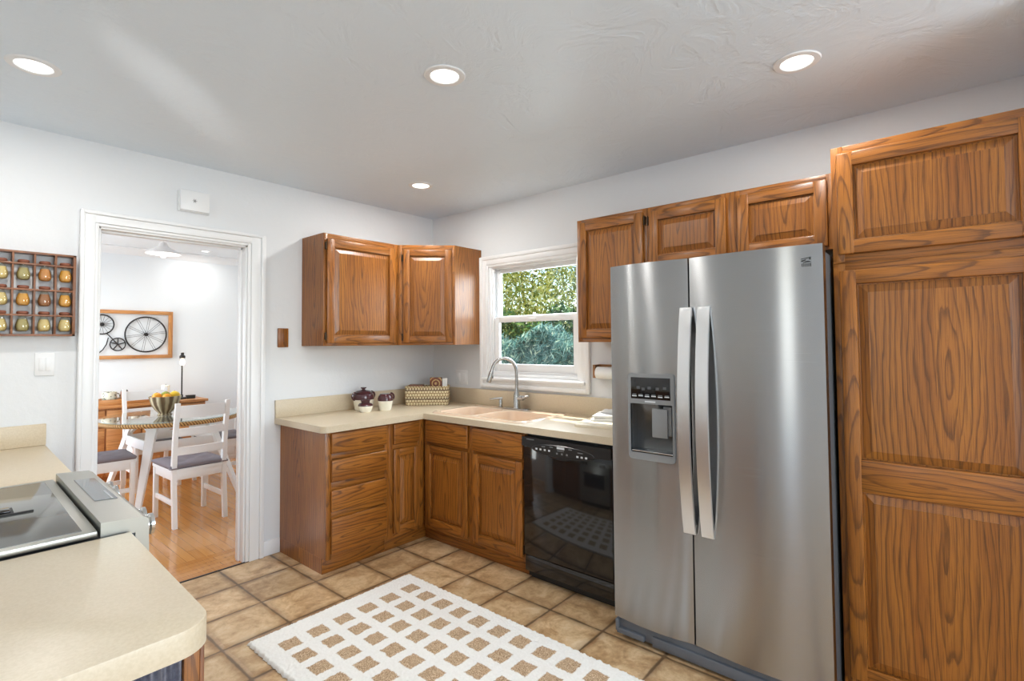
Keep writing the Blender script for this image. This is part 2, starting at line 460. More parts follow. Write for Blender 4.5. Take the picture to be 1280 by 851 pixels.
class B:
    """collects shapes into one mesh"""
    def __init__(self):
        self.bm = bmesh.new()
        self.g = self.bm.loops.layers.float_vector.new('grain')

    def _grain(self, faces, axis, seed, ctr):
        oth = [i for i in range(3) if i != axis]
        for f in faces:
            n = f.normal
            k = max(range(3), key=lambda i: abs(n[i]))
            for l in f.loops:
                c = l.vert.co - ctr
                if k == axis:
                    uv = (c[oth[0]], c[oth[1]] * 0.2)
                else:
                    a = [i for i in oth if i != k][0]
                    uv = (c[a], c[axis])
                l[self.g] = (uv[0], uv[1], seed)

    def box(self, x0, x1, y0, y1, z0, z1, bev=0.0, axis=2, seg=2, mat=None, seed=None):
        bm = self.bm
        if x0 > x1: x0, x1 = x1, x0
        if y0 > y1: y0, y1 = y1, y0
        if z0 > z1: z0, z1 = z1, z0
        c = Vector(((x0 + x1) / 2, (y0 + y1) / 2, (z0 + z1) / 2))
        old = set(bm.faces)
        M = Matrix.Translation(c) @ Matrix.Diagonal((x1 - x0, y1 - y0, z1 - z0, 1))
        r = bmesh.ops.create_cube(bm, size=1, matrix=M)
        vs = r['verts']
        if bev > 0:
            ed = list({e for v in vs for e in v.link_edges})
            bmesh.ops.bevel(bm, geom=ed, offset=min(bev, 0.45 * min(x1 - x0, y1 - y0, z1 - z0)), segments=seg, profile=0.5, affect='EDGES')
        fs = [f for f in bm.faces if f not in old]
        for f in fs: f.normal_update()
        SEED[0] += 1
        self._grain(fs, axis, (SEED[0] * 0.377 if seed is None else seed), c)
        if mat is not None:
            nv = {v for f in fs for v in f.verts}
            for v in nv: v.co = mat @ v.co
        return fs

    def poly(self, pts, z0, z1, axis='z', bev=0.0, seg=2):
        """prism of a 2-D outline extruded along an axis"""
        bm = self.bm
        def P(a, b, c):
            return {'z': (a, b, c), 'y': (a, c, b), 'x': (c, a, b)}[axis]
        old = set(bm.faces)
        lo = [bm.verts.new(P(a, b, z0)) for a, b in pts]
        hi = [bm.verts.new(P(a, b, z1)) for a, b in pts]
        n = len(pts)
        bm.faces.new(lo[::-1]); top = bm.faces.new(hi)
        for i in range(n):
            bm.faces.new((lo[i], lo[(i + 1) % n], hi[(i + 1) % n], hi[i]))
        fs = [f for f in bm.faces if f not in old]
        bmesh.ops.recalc_face_normals(bm, faces=fs)
        if bev > 0:
            ed = list(top.edges)
            bmesh.ops.bevel(bm, geom=ed, offset=bev, segments=seg, profile=0.5, affect='EDGES')
            fs = [f for f in bm.faces if f not in old]
        for f in fs: f.normal_update()
        return fs

    def grid(self, rows):
        """rows of points -> quads"""
        bm = self.bm
        V = [[bm.verts.new(p) for p in r] for r in rows]
        out = []
        for i in range(len(V) - 1):
            for j in range(len(V[0]) - 1):
                out.append(bm.faces.new((V[i][j], V[i + 1][j], V[i + 1][j + 1], V[i][j + 1])))
        return V, out

    def loft(self, loops, cap0=True, cap1=True):
        bm = self.bm
        V = [[bm.verts.new(p) for p in r] for r in loops]
        n = len(V[0])
        for a, b in zip(V[:-1], V[1:]):
            for i in range(n):
                bm.faces.new((a[i], a[(i + 1) % n], b[(i + 1) % n], b[i]))
        if cap0: bm.faces.new(V[0][::-1])
        if cap1: bm.faces.new(V[-1])
        return V

    def lathe(self, prof, c=(0, 0, 0), n=24, axis='z', lob=None, sx=1.0, sy=1.0, cap=True):
        loops = []
        for r, h in prof:
            L = []
            for i in range(n):
                a = 2 * pi * i / n
                rr = max(r, 1e-4) * (1 + (lob(a, h) if lob else 0))
                p = (rr * cos(a) * sx, rr * sin(a) * sy, h)
                p = {'z': p, 'x': (p[2], p[0], p[1]), 'y': (p[1], p[2], p[0])}[axis]
                L.append((p[0] + c[0], p[1] + c[1], p[2] + c[2]))
            loops.append(L)
        self.loft(loops, cap, cap)
        return self

    def tube(self, path, r, n=10, closed=False, flat=None):
        """round tube along points; r number or list; flat=(w,t) for a strap"""
        pts = [Vector(p) for p in path]
        m = len(pts)
        rs = r if isinstance(r, (list, tuple)) else [r] * m
        tang = []
        for i in range(m):
            a = pts[(i - 1) % m] if (closed or i > 0) else pts[0]
            b = pts[(i + 1) % m] if (closed or i < m - 1) else pts[-1]
            tang.append((b - a).normalized())
        ref = Vector((0, 0, 1)) if abs(tang[0].z) < 0.9 else Vector((1, 0, 0))
        u = tang[0].cross(ref).normalized()
        loops = []
        for i in range(m):
            u = (u - tang[i] * u.dot(tang[i])).normalized()
            w = tang[i].cross(u)
            loops.append([tuple(pts[i] + (u * cos(2 * pi * k / n) + w * sin(2 * pi * k / n)) * rs[i]) for k in range(n)])
        if closed:
            loops.append(loops[0])
            V = self.loft(loops, False, False)
            bmesh.ops.remove_doubles(self.bm, verts=V[0] + V[-1], dist=1e-6)
        else:
            self.loft(loops)
        return self

    def bar(self, p, q, w, t, side=(1, 0, 0), w2=None, t2=None, bev=0.0):
        """straight rectangular bar from p to q, w along side, t across"""
        p, q = Vector(p), Vector(q)
        d = (q - p).normalized()
        s = Vector(side); s = (s - d * s.dot(d)).normalized()
        v = d.cross(s)
        w2 = w if w2 is None else w2; t2 = t if t2 is None else t2
        bm = self.bm
        old = set(bm.faces)
        L = []
        for o, ww, tt in ((p, w, t), (q, w2, t2)):
            L.append([bm.verts.new(o + s * ww / 2 * a + v * tt / 2 * b) for a, b in ((-1, -1), (1, -1), (1, 1), (-1, 1))])
        for i in range(4):
            bm.faces.new((L[0][i], L[0][(i + 1) % 4], L[1][(i + 1) % 4], L[1][i]))
        bm.faces.new(L[0][::-1]); bm.faces.new(L[1])
        fs = [f for f in bm.faces if f not in old]
        bmesh.ops.recalc_face_normals(bm, faces=fs)
        if bev > 0:
            ed = list({e for f in fs for e in f.edges})
            bmesh.ops.bevel(bm, geom=ed, offset=bev, segments=2, profile=0.5, affect='EDGES')
        return self

    def ball(self, c, r, sx=1, sy=1, sz=1, u=16, v=10, mat=None):
        M = Matrix.Translation(c) @ (mat or Matrix.Identity(4)) @ Matrix.Diagonal((sx, sy, sz, 1))
        bmesh.ops.create_uvsphere(self.bm, u_segments=u, v_segments=v, radius=r, matrix=M)
        return self

    def done(self, name, mat, parent=None, smooth=35, loc=None, rotz=None):
        bm = self.bm
        bmesh.ops.recalc_face_normals(bm, faces=bm.faces[:])
        me = bpy.data.meshes.new(name)
        bm.to_mesh(me); bm.free()
        me.materials.append(mat)
        if smooth:
            me.shade_smooth()
            me.set_sharp_from_angle(angle=radians(smooth))
        o = bpy.data.objects.new(name, me)
        COL.objects.link(o)
        if parent is not None: o.parent = parent
        if loc is not None: o.location = loc
        if rotz is not None: o.rotation_euler = (0, 0, rotz)
        return o


def thing(name, label, cat, loc=(0, 0, 0), rotz=0.0, group=None):
    o = bpy.data.objects.new(name, None)
    o.empty_display_size = 0.1
    COL.objects.link(o)
    o.location = loc; o.rotation_euler = (0, 0, rotz)
    o['label'] = label; o['category'] = cat
    if group: o['group'] = group
    return o


def tag(o, label, cat, group=None):
    o['label'] = label; o['category'] = cat
    if group: o['group'] = group
    return o


def struct(o):
    o['kind'] = 'structure'
    return o


def dup(root, loc, rotz, label=None, rotx=None):
    r = root.copy(); COL.objects.link(r)
    r.location = loc; r.rotation_euler = (0, 0, rotz)
    if label: r['label'] = label
    for ch in list(root.children):
        c = ch.copy(); COL.objects.link(c); c.parent = r
        for g in list(ch.children):
            d = g.copy(); COL.objects.link(d); d.parent = c
    return r


def bx(name, x0, x1, y0, y1, z0, z1, mat, parent=None, bev=0.0, axis=2, **k):
    b = B(); b.box(x0, x1, y0, y1, z0, z1, bev, axis)
    return b.done(name, mat, parent, **k)


def rrect(x0, x1, y0, y1, r, n=5):
    pts = []
    for cx, cy, a0 in ((x1 - r, y1 - r, 0), (x0 + r, y1 - r, 90), (x0 + r, y0 + r, 180), (x1 - r, y0 + r, 270)):
        for i in range(n + 1):
            a = radians(a0 + 90 * i / n)
            pts.append((cx + r * cos(a), cy + r * sin(a)))
    return pts


# ================================================================== SETTING
H = 2.532
XL = -3.34       # left wall
YB = -6.2        # rear wall, behind the camera
DY = 3.56        # dining back wall
DXL, DXR = -3.34, 0.03
WT = 0.12
DO0, DO1, DOH = -2.392, -1.602, 2.075      # doorway opening

struct(bx('floor', XL, 0.0, YB, 0.0, -0.06, 0.0, TILE, smooth=0))
struct(bx('floor_dining', DXL, DXR, 0.0, DY, -0.06, 0.0, PLANK, smooth=0))
struct(bx('trim_1', DO0 - 0.02, DO1 + 0.02, -0.012, 0.0, -0.02, 0.004, BLACKM, smooth=0))   # dark floor seam at the threshold
struct(bx('ceiling', XL - WT, WT, YB - WT, WT * 0.5, H, H + 0.1, CEIL, smooth=0))
struct(bx('ceiling_dining', DXL - WT, DXR + WT, WT * 0.5, DY + WT, H, H + 0.1, DWALL, smooth=0))

# doorway wall (far wall of the kitchen), with the opening
b = B()
b.box(XL - WT, DO0, 0, WT, 0, H)
b.box(DO1, DXR + WT, 0, WT, 0, H)
b.box(DO0, DO1, 0, WT, DOH, H)
struct(b.done('wall_far', WALL, smooth=0))
# window wall with the window opening
WY0, WY1, WZ0, WZ1 = -0.690, -1.560, 1.15, 2.045
b = B()
b.box(0, WT, WY0, 0, 0, H)
b.box(0, WT, YB - WT, WY1, 0, H)
b.box(0, WT, WY1, WY0, 0, WZ0)
b.box(0, WT, WY1, WY0, WZ1, H)
struct(b.done('wall_right', WALL, smooth=0))
b = B()
LW0, LW1, LZ0, LZ1 = -3.02, -2.78, 1.10, 2.15          # narrow unseen opening added for the refrigerator streak lamp
b.box(XL - WT, XL, LW1, 0, 0, H); b.box(XL - WT, XL, YB - WT, LW0, 0, H)
b.box(XL - WT, XL, LW0, LW1, 0, LZ0); b.box(XL - WT, XL, LW0, LW1, LZ1, H)
struct(b.done('wall_left', WALL, smooth=0))
struct(bx('wall_return', -0.72, 0.0, -3.93, -3.805, 0, H, WALL, smooth=0))
# rear wall with a big unseen opening added to let fill light in
b = B()
b.box(XL, -3.0, YB - WT, YB, 0, H); b.box(-0.4, 0, YB - WT, YB, 0, H)
b.box(-3.0, -0.4, YB - WT, YB, 0, 0.6); b.box(-3.0, -0.4, YB - WT, YB, 2.3, H)
struct(b.done('wall_rear', WALL, smooth=0))
# dining walls
struct(bx('wall_dining_far', DXL - WT, DXR + WT, DY, DY + WT, 0, H, DWALL, smooth=0))
b = B()
b.box(DXL - WT, DXL, WT, 1.75, 0, H); b.box(DXL - WT, DXL, 3.45, DY, 0, H)  # opening added out of view for the dining fill lamp
b.box(DXL - WT, DXL, 1.75, 3.45, 0, 0.65); b.box(DXL - WT, DXL, 1.75, 3.45, 2.25, H)
struct(b.done('wall_dining_left', DWALL, smooth=0))
struct(bx('wall_dining_right', DXR, DXR + WT, WT, DY, 0, H, DWALL, smooth=0))

# doorway casing: profiled boards + jamb lining
def casing_profile(b, x_in, x_out, z0, z1):
    s = 1 if x_out > x_in else -1
    w = abs(x_out - x_in)
    b.box(x_in, x_in + s * w * 0.20, -0.012, 0, z0, z1, 0.004)
    b.box(x_in + s * w * 0.20, x_in + s * w * 0.74, -0.019, 0, z0, z1, 0.003)
    b.box(x_in + s * w * 0.74, x_out, -0.030, 0, z0, z1, 0.007)

CL, CR, CT = -2.471, -1.492, 2.152
b = B()
casing_profile(b, DO0 + 0.004, CL, 0, CT)
struct(b.done('trim_2', TRIM))
b = B()
casing_profile(b, DO1 - 0.004, CR, 0, CT)
struct(b.done('trim_3', TRIM))
b = B()
b.box(DO0, DO1, -0.011, 0, DOH - 0.004, DOH + 0.013, 0.004)
b.box(DO0 - 0.03, DO1 + 0.03, -0.018, 0, DOH + 0.013, DOH + 0.056, 0.003)
b.box(CL + 0.002, CR - 0.002, -0.029, 0, DOH + 0.056, CT, 0.007)
struct(b.done('trim_4', TRIM))
b = B()
b.box(DO0, DO0 + 0.014, 0, WT, 0, DOH, 0.001); b.box(DO1 - 0.014, DO1, 0, WT, 0, DOH, 0.001); b.box(DO0, DO1, 0, WT, DOH - 0.014, DOH, 0.001)
b.box(DO0, DO0 + 0.026, 0.05, 0.085, 0, DOH, 0.002); b.box(DO1 - 0.026, DO1, 0.05, 0.085, 0, DOH, 0.002); b.box(DO0, DO1, 0.05, 0.085, DOH - 0.026, DOH, 0.002)
struct(b.done('trim_5', TRIM))
# baseboard between the doorway and the cabinets, and dining baseboard
b = B(); b.box(CR, -1.378, -0.014, 0, 0, 0.10, 0.004)
struct(b.done('baseboard_far', TRIM))
b = B(); b.box(DXL, DXR, DY - 0.016, DY, 0, 0.12, 0.004)
struct(b.done('baseboard_dining', TRIM))
# dining crown moulding
b = B()
prof = [(DY, H), (DY - 0.075, H), (DY - 0.075, H - 0.012), (DY - 0.055, H - 0.022), (DY - 0.03, H - 0.05), (DY - 0.02, H - 0.066), (DY - 0.012, H - 0.085), (DY, H - 0.085)]
b.poly(prof, DXL, DXR, axis='x')
struct(b.done('trim_6', TRIM))

# ---- kitchen window: casing, jamb, two sashes, panes
b = B()
def wframe(b, y0, y1, z0, z1, w, x0, x1, bev=0.004):
    """picture frame (outer y0>y1) of width w"""
    b.box(x0, x1, y0, y0 - w, z0, z1, bev); b.box(x0, x1, y1 + w, y1, z0, z1, bev)
    b.box(x0, x1, y0 - w, y1 + w, z1 - w, z1, bev); b.box(x0, x1, y0 - w, y1 + w, z0, z0 + w, bev)

wframe(b, -0.606, -1.650, 1.060, 2.115, 0.030, -0.030, 0.0, 0.007)
wframe(b, -0.634, -1.622, 1.088, 2.087, 0.042, -0.020, 0.0, 0.003)
wframe(b, -0.674, -1.582, 1.128, 2.047, 0.020, -0.012, 0.0, 0.003)
win = struct(b.done('window_1', SASH))
b = B(); wframe(b, WY0, WY1, WZ0, WZ1, 0.022, 0.0, WT, 0.001)
wframe(b, WY0 - 0.02, WY1 + 0.02, WZ0 + 0.02, WZ1 - 0.02, 0.018, 0.016, 0.030, 0.002)
b.done('window_frame', SASH, win)
b = B()
wframe(b, -0.712, -1.538, 1.585, 2.024, 0.045, 0.062, 0.092, 0.004)
b.done('upper_sash', SASH, win)
b = B()
b.box(0.032, 0.062, -0.712, -0.768, 1.172, 1.622, 0.004); b.box(0.032, 0.062, -1.482, -1.538, 1.172, 1.622, 0.004)
b.box(0.032, 0.062, -0.768, -1.482, 1.172, 1.248, 0.004); b.box(0.032, 0.062, -0.768, -1.482, 1.578, 1.622, 0.004)
b.box(0.020, 0.034, -1.09, -1.15, 1.590, 1.602, 0.003)
b.done('lower_sash', SASH, win)
bx('upper_pane', 0.074, 0.079, -0.755, -1.495, 1.628, 1.980, PANE, win, smooth=0)
bx('lower_pane', 0.044, 0.049, -0.766, -1.484, 1.246, 1.580, PANE, win, smooth=0)
bx('sill', -0.045, 0.03, -0.64, -1.616, 1.118, 1.140, SASH, win, 0.006)
b = B(); b.lathe([(0.001, 0), (0.012, 0), (0.012, 0.02), (0.004, 0.026)], (0.07, -1.1, 1.622), 12)
b.done('sash_lock', SASH, win)

# ================================================================== DOORS AND CABINETS (local frame: x to the right, front faces -y, z up)
def raised_door(parent, x0, x1, z0, z1, name='door', yf=0.0, th=0.020, st=0.056, rails=None, hinges=(), horizontal=False, strips=1):
    """raised-panel door whose back lies on y=yf; rails = list of (z0,z1) of intermediate rails"""
    b = B()
    y0, y1 = yf - th, yf
    b.box(x0, x0 + st, y0, y1, z0, z1, 0.006); b.box(x1 - st, x1, y0, y1, z0, z1, 0.006)
    zr = [(z0, z0 + st)] + list(rails or []) + [(z1 - st, z1)]
    for a, c in zr:
        b.box(x0 + st - 0.004, x1 - st + 0.004, y0 + 0.0004, y1 - 0.0004, a, c, 0.006, axis=0)
    d = b.done(name, OAK, parent)
    for (a0, a1), (c0, c1) in zip(zr[:-1], zr[1:]):
        px0, px1, pz0, pz1 = x0 + st, x1 - st, a1, c0
        p = B()
        n = strips
        # recessed field with raised centre
        e = 0.005; s = 0.030
        yg = y0 + 0.0155
        yr = y0 + 0.0035
        cut = [px0 + e + s + (px1 - px0 - 2 * e - 2 * s) * i / n for i in range(n + 1)]
        p.box(px0 + 0.0002, px1 - 0.0002, yg, y1 - 0.002, pz0 + 0.0002, pz1 - 0.0002)
        SEED[0] += 1
        bmm = p.bm
        def quad(pts, seed, horiz=False):
            vs = [bmm.verts.new(q) for q in pts]
            f = bmm.faces.new(vs)
            mx = (px0 + px1) / 2; mz = (pz0 + pz1) / 2
            for l in f.loops:
                co = l.vert.co
                l[p.g] = ((co.x - mx, co.z - mz, seed) if not horiz else (co.z - mz, co.x - mx, seed))
        ox0, ox1, oz0, oz1 = px0 + e, px1 - e, pz0 + e, pz1 - e
        ix0, ix1, iz0, iz1 = ox0 + s, ox1 - s, oz0 + s, oz1 - s
        sd = SEED[0] * 0.377
        ys = yr + 0.002
        # slopes
        quad([(ox0, yg, oz0), (ox1, yg, oz0), (ix1, ys, iz0), (ix0, ys, iz0)], sd)
        quad([(ox1, yg, oz0), (ox1, yg, oz1), (ix1, ys, iz1), (ix1, ys, iz0)], sd)
        quad([(ox1, yg, oz1), (ox0, yg, oz1), (ix0, ys, iz1), (ix1, ys, iz1)], sd)
        quad([(ox0, yg, oz1), (ox0, yg, oz0), (ix0, ys, iz0), (ix0, ys, iz1)], sd)
        # small step
        quad([(ix0, ys, iz0), (ix1, ys, iz0), (ix1, yr, iz0), (ix0, yr, iz0)], sd)
        quad([(ix1, ys, iz0), (ix1, ys, iz1), (ix1, yr, iz1), (ix1, yr, iz0)], sd)
        quad([(ix1, ys, iz1), (ix0, ys, iz1), (ix0, yr, iz1), (ix1, yr, iz1)], sd)
        quad([(ix0, ys, iz1), (ix0, ys, iz0), (ix0, yr, iz0), (ix0, yr, iz1)], sd)
        for i in range(n):
            quad([(cut[i], yr, iz0), (cut[i + 1], yr, iz0), (cut[i + 1], yr, iz1), (cut[i], yr, iz1)], sd + i * 3.1)
        bmesh.ops.remove_doubles(bmm, verts=bmm.verts[:], dist=1e-5) if False else None
        pm = p
        me_o = pm.done('panel', OAK, d, smooth=0)
    for hx, hz in hinges:
        h = B()
        h.box(hx - 0.006, hx + 0.006, yf - 0.012, yf + 0.0005, hz - 0.024, hz + 0.024, 0.003)
        h.lathe([(0.001, -0.028), (0.0045, -0.027), (0.0045, 0.027), (0.001, 0.028)], (hx, yf - 0.013, hz), 8)
        h.done('hinge', BRONZE, d)
    return d


def drawer_front(parent, x0, x1, z0, z1, name='drawer', th=0.020):
    b = B()
    b.box(x0, x1, -th, 0, z0, z1, 0.007, axis=0, seg=3)
    return b.done(name, OAK, parent)


def carcass(parent, w, d, h, z0, stiles, rails, toe=True, name='body', side_to_floor=None, kick=(0, 0)):
    """stiles: list of (x0,x1); rails: list of (x0,x1,z0,z1); boards of the face frame are 20 mm"""
    b = B()
    b.box(0.0005, 0.019, 0.019, d, z0, h, 0, 2); b.box(w - 0.019, w - 0.0005, 0.019, d, z0, h, 0, 2)
    b.box(0.019, w - 0.019, 0.019, d, z0, z0 + 0.018, 0, 0); b.box(0.019, w - 0.019, d - 0.012, d, z0, h, 0, 2)
    if z0 > 0.5: b.box(0.019, w - 0.019, 0.019, d, h - 0.018, h, 0, 0)
    for a, c in stiles: b.box(a, c, 0, 0.019, z0, h, 0.001, 2)
    for a, c, e, f in rails: b.box(a, c, 0.0004, 0.019, e, f, 0.001, 0)
    if side_to_floor: side_to_floor(b)
    o = b.done(name, OAK, parent)
    if toe:
        k = B(); k.box(0.0 + kick[0], w + kick[1], 0.05, 0.066, 0.0, z0, 0.001, axis=0)
        k.done('toe_kick', OAK, parent)
    return o


CH = 0.874
R90 = -pi / 2
# ---- drawer base on the far wall
X0 = -1.376
t = thing('drawer_cabinet', 'oak base cabinet with a stack of four drawers, beside the doorway', 'cabinet', (X0, -0.61, 0))
def sf(b):
    b.box(0, 0.019, 0.067, 0.607, 0, 0.0952, 0, 2)
carcass(t, 0.460, 0.608, CH, 0.095, [(0, 0.034), (0.424, 0.460)], [(0.034, 0.424, 0.095, 0.135), (0.034, 0.424, 0.858, CH), (0.034, 0.424, 0.70, 0.738), (0.034, 0.424, 0.515, 0.563), (0.034, 0.424, 0.338, 0.384)], side_to_floor=sf)
for a, c in ((0.739, 0.866), (0.564, 0.700), (0.384, 0.516), (0.130, 0.341)):
    drawer_front(t, 0.025, 0.432, a, c)
# ---- narrow corner base
t = thing('corner_base_cabinet', 'narrow oak base cabinet in the inside corner, one small drawer over a slim door', 'cabinet', (-0.9155, -0.61, 0))
carcass(t, 0.304, 0.608, CH, 0.095, [(0, 0.032), (0.244, 0.304)], [(0.032, 0.244, 0.095, 0.13), (0.032, 0.244, 0.858, CH), (0.032, 0.244, 0.69, 0.725)], kick=(0, 0.054))
drawer_front(t, 0.028, 0.250, 0.725, 0.866)
raised_door(t, 0.028, 0.250, 0.125, 0.692, st=0.05)
# ---- sink base
t = thing('sink_base_cabinet', 'oak double-door base cabinet under the sink', 'cabinet', (-0.61, -0.612, 0), R90)
carcass(t, 0.944, 0.606, CH, 0.095, [(0, 0.034), (0.448, 0.512), (0.926, 0.944)],
        [(0.034, 0.448, 0.095, 0.13), (0.512, 0.926, 0.095, 0.13), (0.034, 0.448, 0.858, CH), (0.512, 0.926, 0.858, CH), (0.034, 0.448, 0.685, 0.716), (0.512, 0.926, 0.685, 0.716)], kick=(-0.051, 0))
drawer_front(t, 0.035, 0.456, 0.714, 0.864, 'false_drawer_front')
drawer_front(t, 0.506, 0.933, 0.708, 0.860, 'false_drawer_front')
raised_door(t, 0.030, 0.454, 0.122, 0.690)
raised_door(t, 0.505, 0.931, 0.122, 0.690, hinges=((0.9365, 0.62), (0.9365, 0.17)))

# ---- uppers on the far wall
UZ0, UZ1 = 1.403, 2.178
t = thing('wall_cabinet', 'oak wall cabinet with one wide door, left of the corner unit', 'cabinet', (-1.2276, -0.2975, 0))
carcass(t, 0.6196, 0.2955, UZ1, UZ0, [(0, 0.030), (0.590, 0.6196)], [(0.03, 0.59, UZ0, UZ0 + 0.035), (0.03, 0.59, UZ1 - 0.045, UZ1)], toe=False)
raised_door(t, 0.020, 0.588, 1.421, 2.140, hinges=((0.014, 2.09), (0.014, 1.47)), strips=2)
# ---- diagonal corner upper
t = thing('corner_wall_cabinet', 'oak wall cabinet set diagonally across the corner, beside the window', 'cabinet', (0, 0, 0))
b = B()
poly = [(-0.6068, -0.002), (-0.6068, -0.2965), (-0.2965, -0.6068), (-0.002, -0.6068), (-0.002, -0.002)]
fs = b.poly(poly, UZ0, UZ1)
b._grain(fs, 2, 41.3, Vector((-0.25, -0.4, 1.8)))
b.done('body', OAK, t)
def xf(o, M):
    o.data.transform(M)
    for c in o.children: c.data.transform(M)
Mdiag = Matrix.Translation((-0.6075, -0.2975, 0)) @ Matrix.Rotation(-pi / 4, 4, 'Z') @ Matrix.Translation((0, -0.001, 0))
d = raised_door(t, 0.042, 0.412, 1.421, 2.140, hinges=((0.034, 2.075), (0.034, 1.465)), st=0.05)
xf(d, Mdiag)
b = B()
b.box(0.003, 0.030, -0.002, 0.002, UZ0, UZ1, 0.0005); b.box(0.420, 0.436, -0.002, 0.002, UZ0, UZ1, 0.0005)
b.box(0.030, 0.420, -0.002, 0.002, UZ1 - 0.036, UZ1, 0.0005, 0); b.box(0.030, 0.420, -0.002, 0.002, UZ0, UZ0 + 0.02, 0.0005, 0)
o = b.done('face_frame', OAK, t); xf(o, Mdiag)

# ---- uppers on the window wall
RZ1 = 2.187
t = thing('wall_cabinet', 'oak wall cabinet with one tall door between the window and the refrigerator top', 'cabinet', (-0.2975, -1.742, 0), R90)
carcass(t, 0.477, 0.2955, RZ1, 1.416, [(0, 0.030), (0.450, 0.477)], [(0.03, 0.45, 1.416, 1.45), (0.03, 0.45, RZ1 - 0.03, RZ1)], toe=False)
raised_door(t, 0.018, 0.458, 1.440, 2.166, hinges=((0.466, 2.115),))
t = thing('over_fridge_cabinet', 'low oak two-door cabinet above the refrigerator', 'cabinet', (-0.2975, -2.2195, 0), R90)
carcass(t, 0.963, 0.2955, RZ1, 1.835, [(0, 0.026), (0.436, 0.512), (0.895, 0.963)], [(0.026, 0.436, 1.835, 1.86), (0.512, 0.925, 1.835, 1.86), (0.026, 0.436, RZ1 - 0.03, RZ1), (0.512, 0.925, RZ1 - 0.03, RZ1)], toe=False)
raised_door(t, 0.018, 0.446, 1.850, 2.160, hinges=((0.010, 2.108),))
raised_door(t, 0.502, 0.900, 1.850, 2.160)

# ---- pantry
t = thing('pantry_cabinet', 'full-height oak pantry cabinet at the right of the refrigerator', 'cabinet', (-0.630, -3.184, 0), R90)
PH = 2.192
b = B()
b.box(0.0005, 0.019, 0.019, 0.62, 0, PH); b.box(0.598, 0.6165, 0.019, 0.62, 0, PH); b.box(0.019, 0.598, 0.019, 0.62, 0.09, 0.108, 0, 0)
b.box(0.019, 0.598, 0.608, 0.62, 0, PH); b.box(0.019, 0.598, 0.019, 0.62, PH - 0.018, PH, 0, 0)
b.box(0, 0.04, 0, 0.019, 0.0, 1.727, 0.001); b.box(0, 0.04, 0, 0.019, 1.7275, PH, 0.001)
b.box(0.58, 0.6165, 0, 0.019, 0.0, 1.727, 0.001); b.box(0.58, 0.6165, 0, 0.019, 1.7275, PH, 0.001)
for a, c in ((0, 0.115), (1.68, 1.727), (1.7275, 1.775), (2.135, PH)): b.box(0.04, 0.58, 0.0004, 0.019, a, c, 0.001, 0)
b.box(0.0, 0.6165, -0.003, 0.0, 1.7215, 1.7285, 0.001, 0)
b.done('body', OAK, t)
raised_door(t, 0.020, 0.597, 1.757, 2.160, name='upper_door', st=0.055, strips=2)
raised_door(t, 0.022, 0.597, 0.110, 1.692, name='lower_door', st=0.056, rails=[(0.829, 0.956)], strips=2)

# ================================================================== COUNTERTOP (L) and backsplash
t = thing('countertop', 'cream laminate L-shaped countertop with backsplash, under the window', 'countertop')
CX, CY = -0.6435, -0.6415
SX0, SX1, SY0, SY1 = -0.598, -0.062, -0.640, -1.520       # sink cut-out (outer rim)
hole = rrect(SX0 + 0.03, SX1 - 0.03, SY1 + 0.03, SY0 - 0.03, 0.06, 5)
rc = 0.045
left_corner = [(-1.417 + rc - rc * cos(radians(a)), CY + rc - rc * sin(radians(a))) for a in (0, 15, 30, 45, 60, 75, 90)]
outer = [(-1.417, -0.001)] + left_corner + [(CX, CY), (CX, -2.245), (-0.001, -2.245), (-0.001, -0.001)]
b = B()
bm = b.bm
def loop_edges(pts, z):
    vs = [bm.verts.new((x, y, z)) for x, y in pts]
    return vs, [bm.edges.new((vs[i], vs[(i + 1) % len(vs)])) for i in range(len(vs))]
zt, zb = 0.914, CH
for z in (zt, zb):
    v1, e1 = loop_edges(outer, z); v2, e2 = loop_edges(hole, z)
    bmesh.ops.triangle_fill(bm, use_beauty=True, use_dissolve=False, edges=e1 + e2)
    if z == zt: T1, T2 = v1, v2
    else: U1, U2 = v1, v2
for A, C in ((T1, U1), (T2, U2)):
    for i in range(len(A)):
        j = (i + 1) % len(A)
        bm.faces.new((A[i], A[j], C[j], C[i]))
b.done('worktop', LAM, t, smooth=30)
b = B()
b.box(-1.417, -0.020, -0.020, -0.001, 0.914, 1.034, 0.003)
b.box(-0.020, -0.001, -2.245, -0.001, 0.914, 1.040, 0.003)
b.done('backsplash', LAM, t)

# ---- sink
t = thing('sink', 'cream double-bowl drop-in sink below the window', 'sink')
b = B(); bm = b.bm
ZR = 0.924
outer = rrect(SX0, SX1, SY1, SY0, 0.07, 6)
inner_r = rrect(SX0 + 0.012, SX1 - 0.012, SY1 + 0.012, SY0 - 0.012, 0.06, 6)
b1 = rrect(SX0 + 0.045, SX1 - 0.125, -1.032, SY0 - 0.045, 0.06, 5)      # far bowl
b2 = rrect(SX0 + 0.045, SX1 - 0.125, SY1 + 0.045, -1.072, 0.06, 5)
n0 = len(outer)
Vo = [bm.verts.new((x, y, 0.9145)) for x, y in outer]
Vi = [bm.verts.new((x, y, ZR)) for x, y in inner_r]
for i in range(n0):
    j = (i + 1) % n0
    bm.faces.new((Vo[i], Vo[j], Vi[j], Vi[i]))
E = [bm.edges.get((Vi[i], Vi[(i + 1) % n0])) for i in range(n0)]
tops = []
for L in (b1, b2):
    vs = [bm.verts.new((x, y, ZR - 0.002)) for x, y in L]
    E += [bm.edges.new((vs[i], vs[(i + 1) % len(vs)])) for i in range(len(vs))]
    tops.append((vs, L))
bmesh.ops.triangle_fill(bm, use_beauty=True, use_dissolve=False, edges=E)
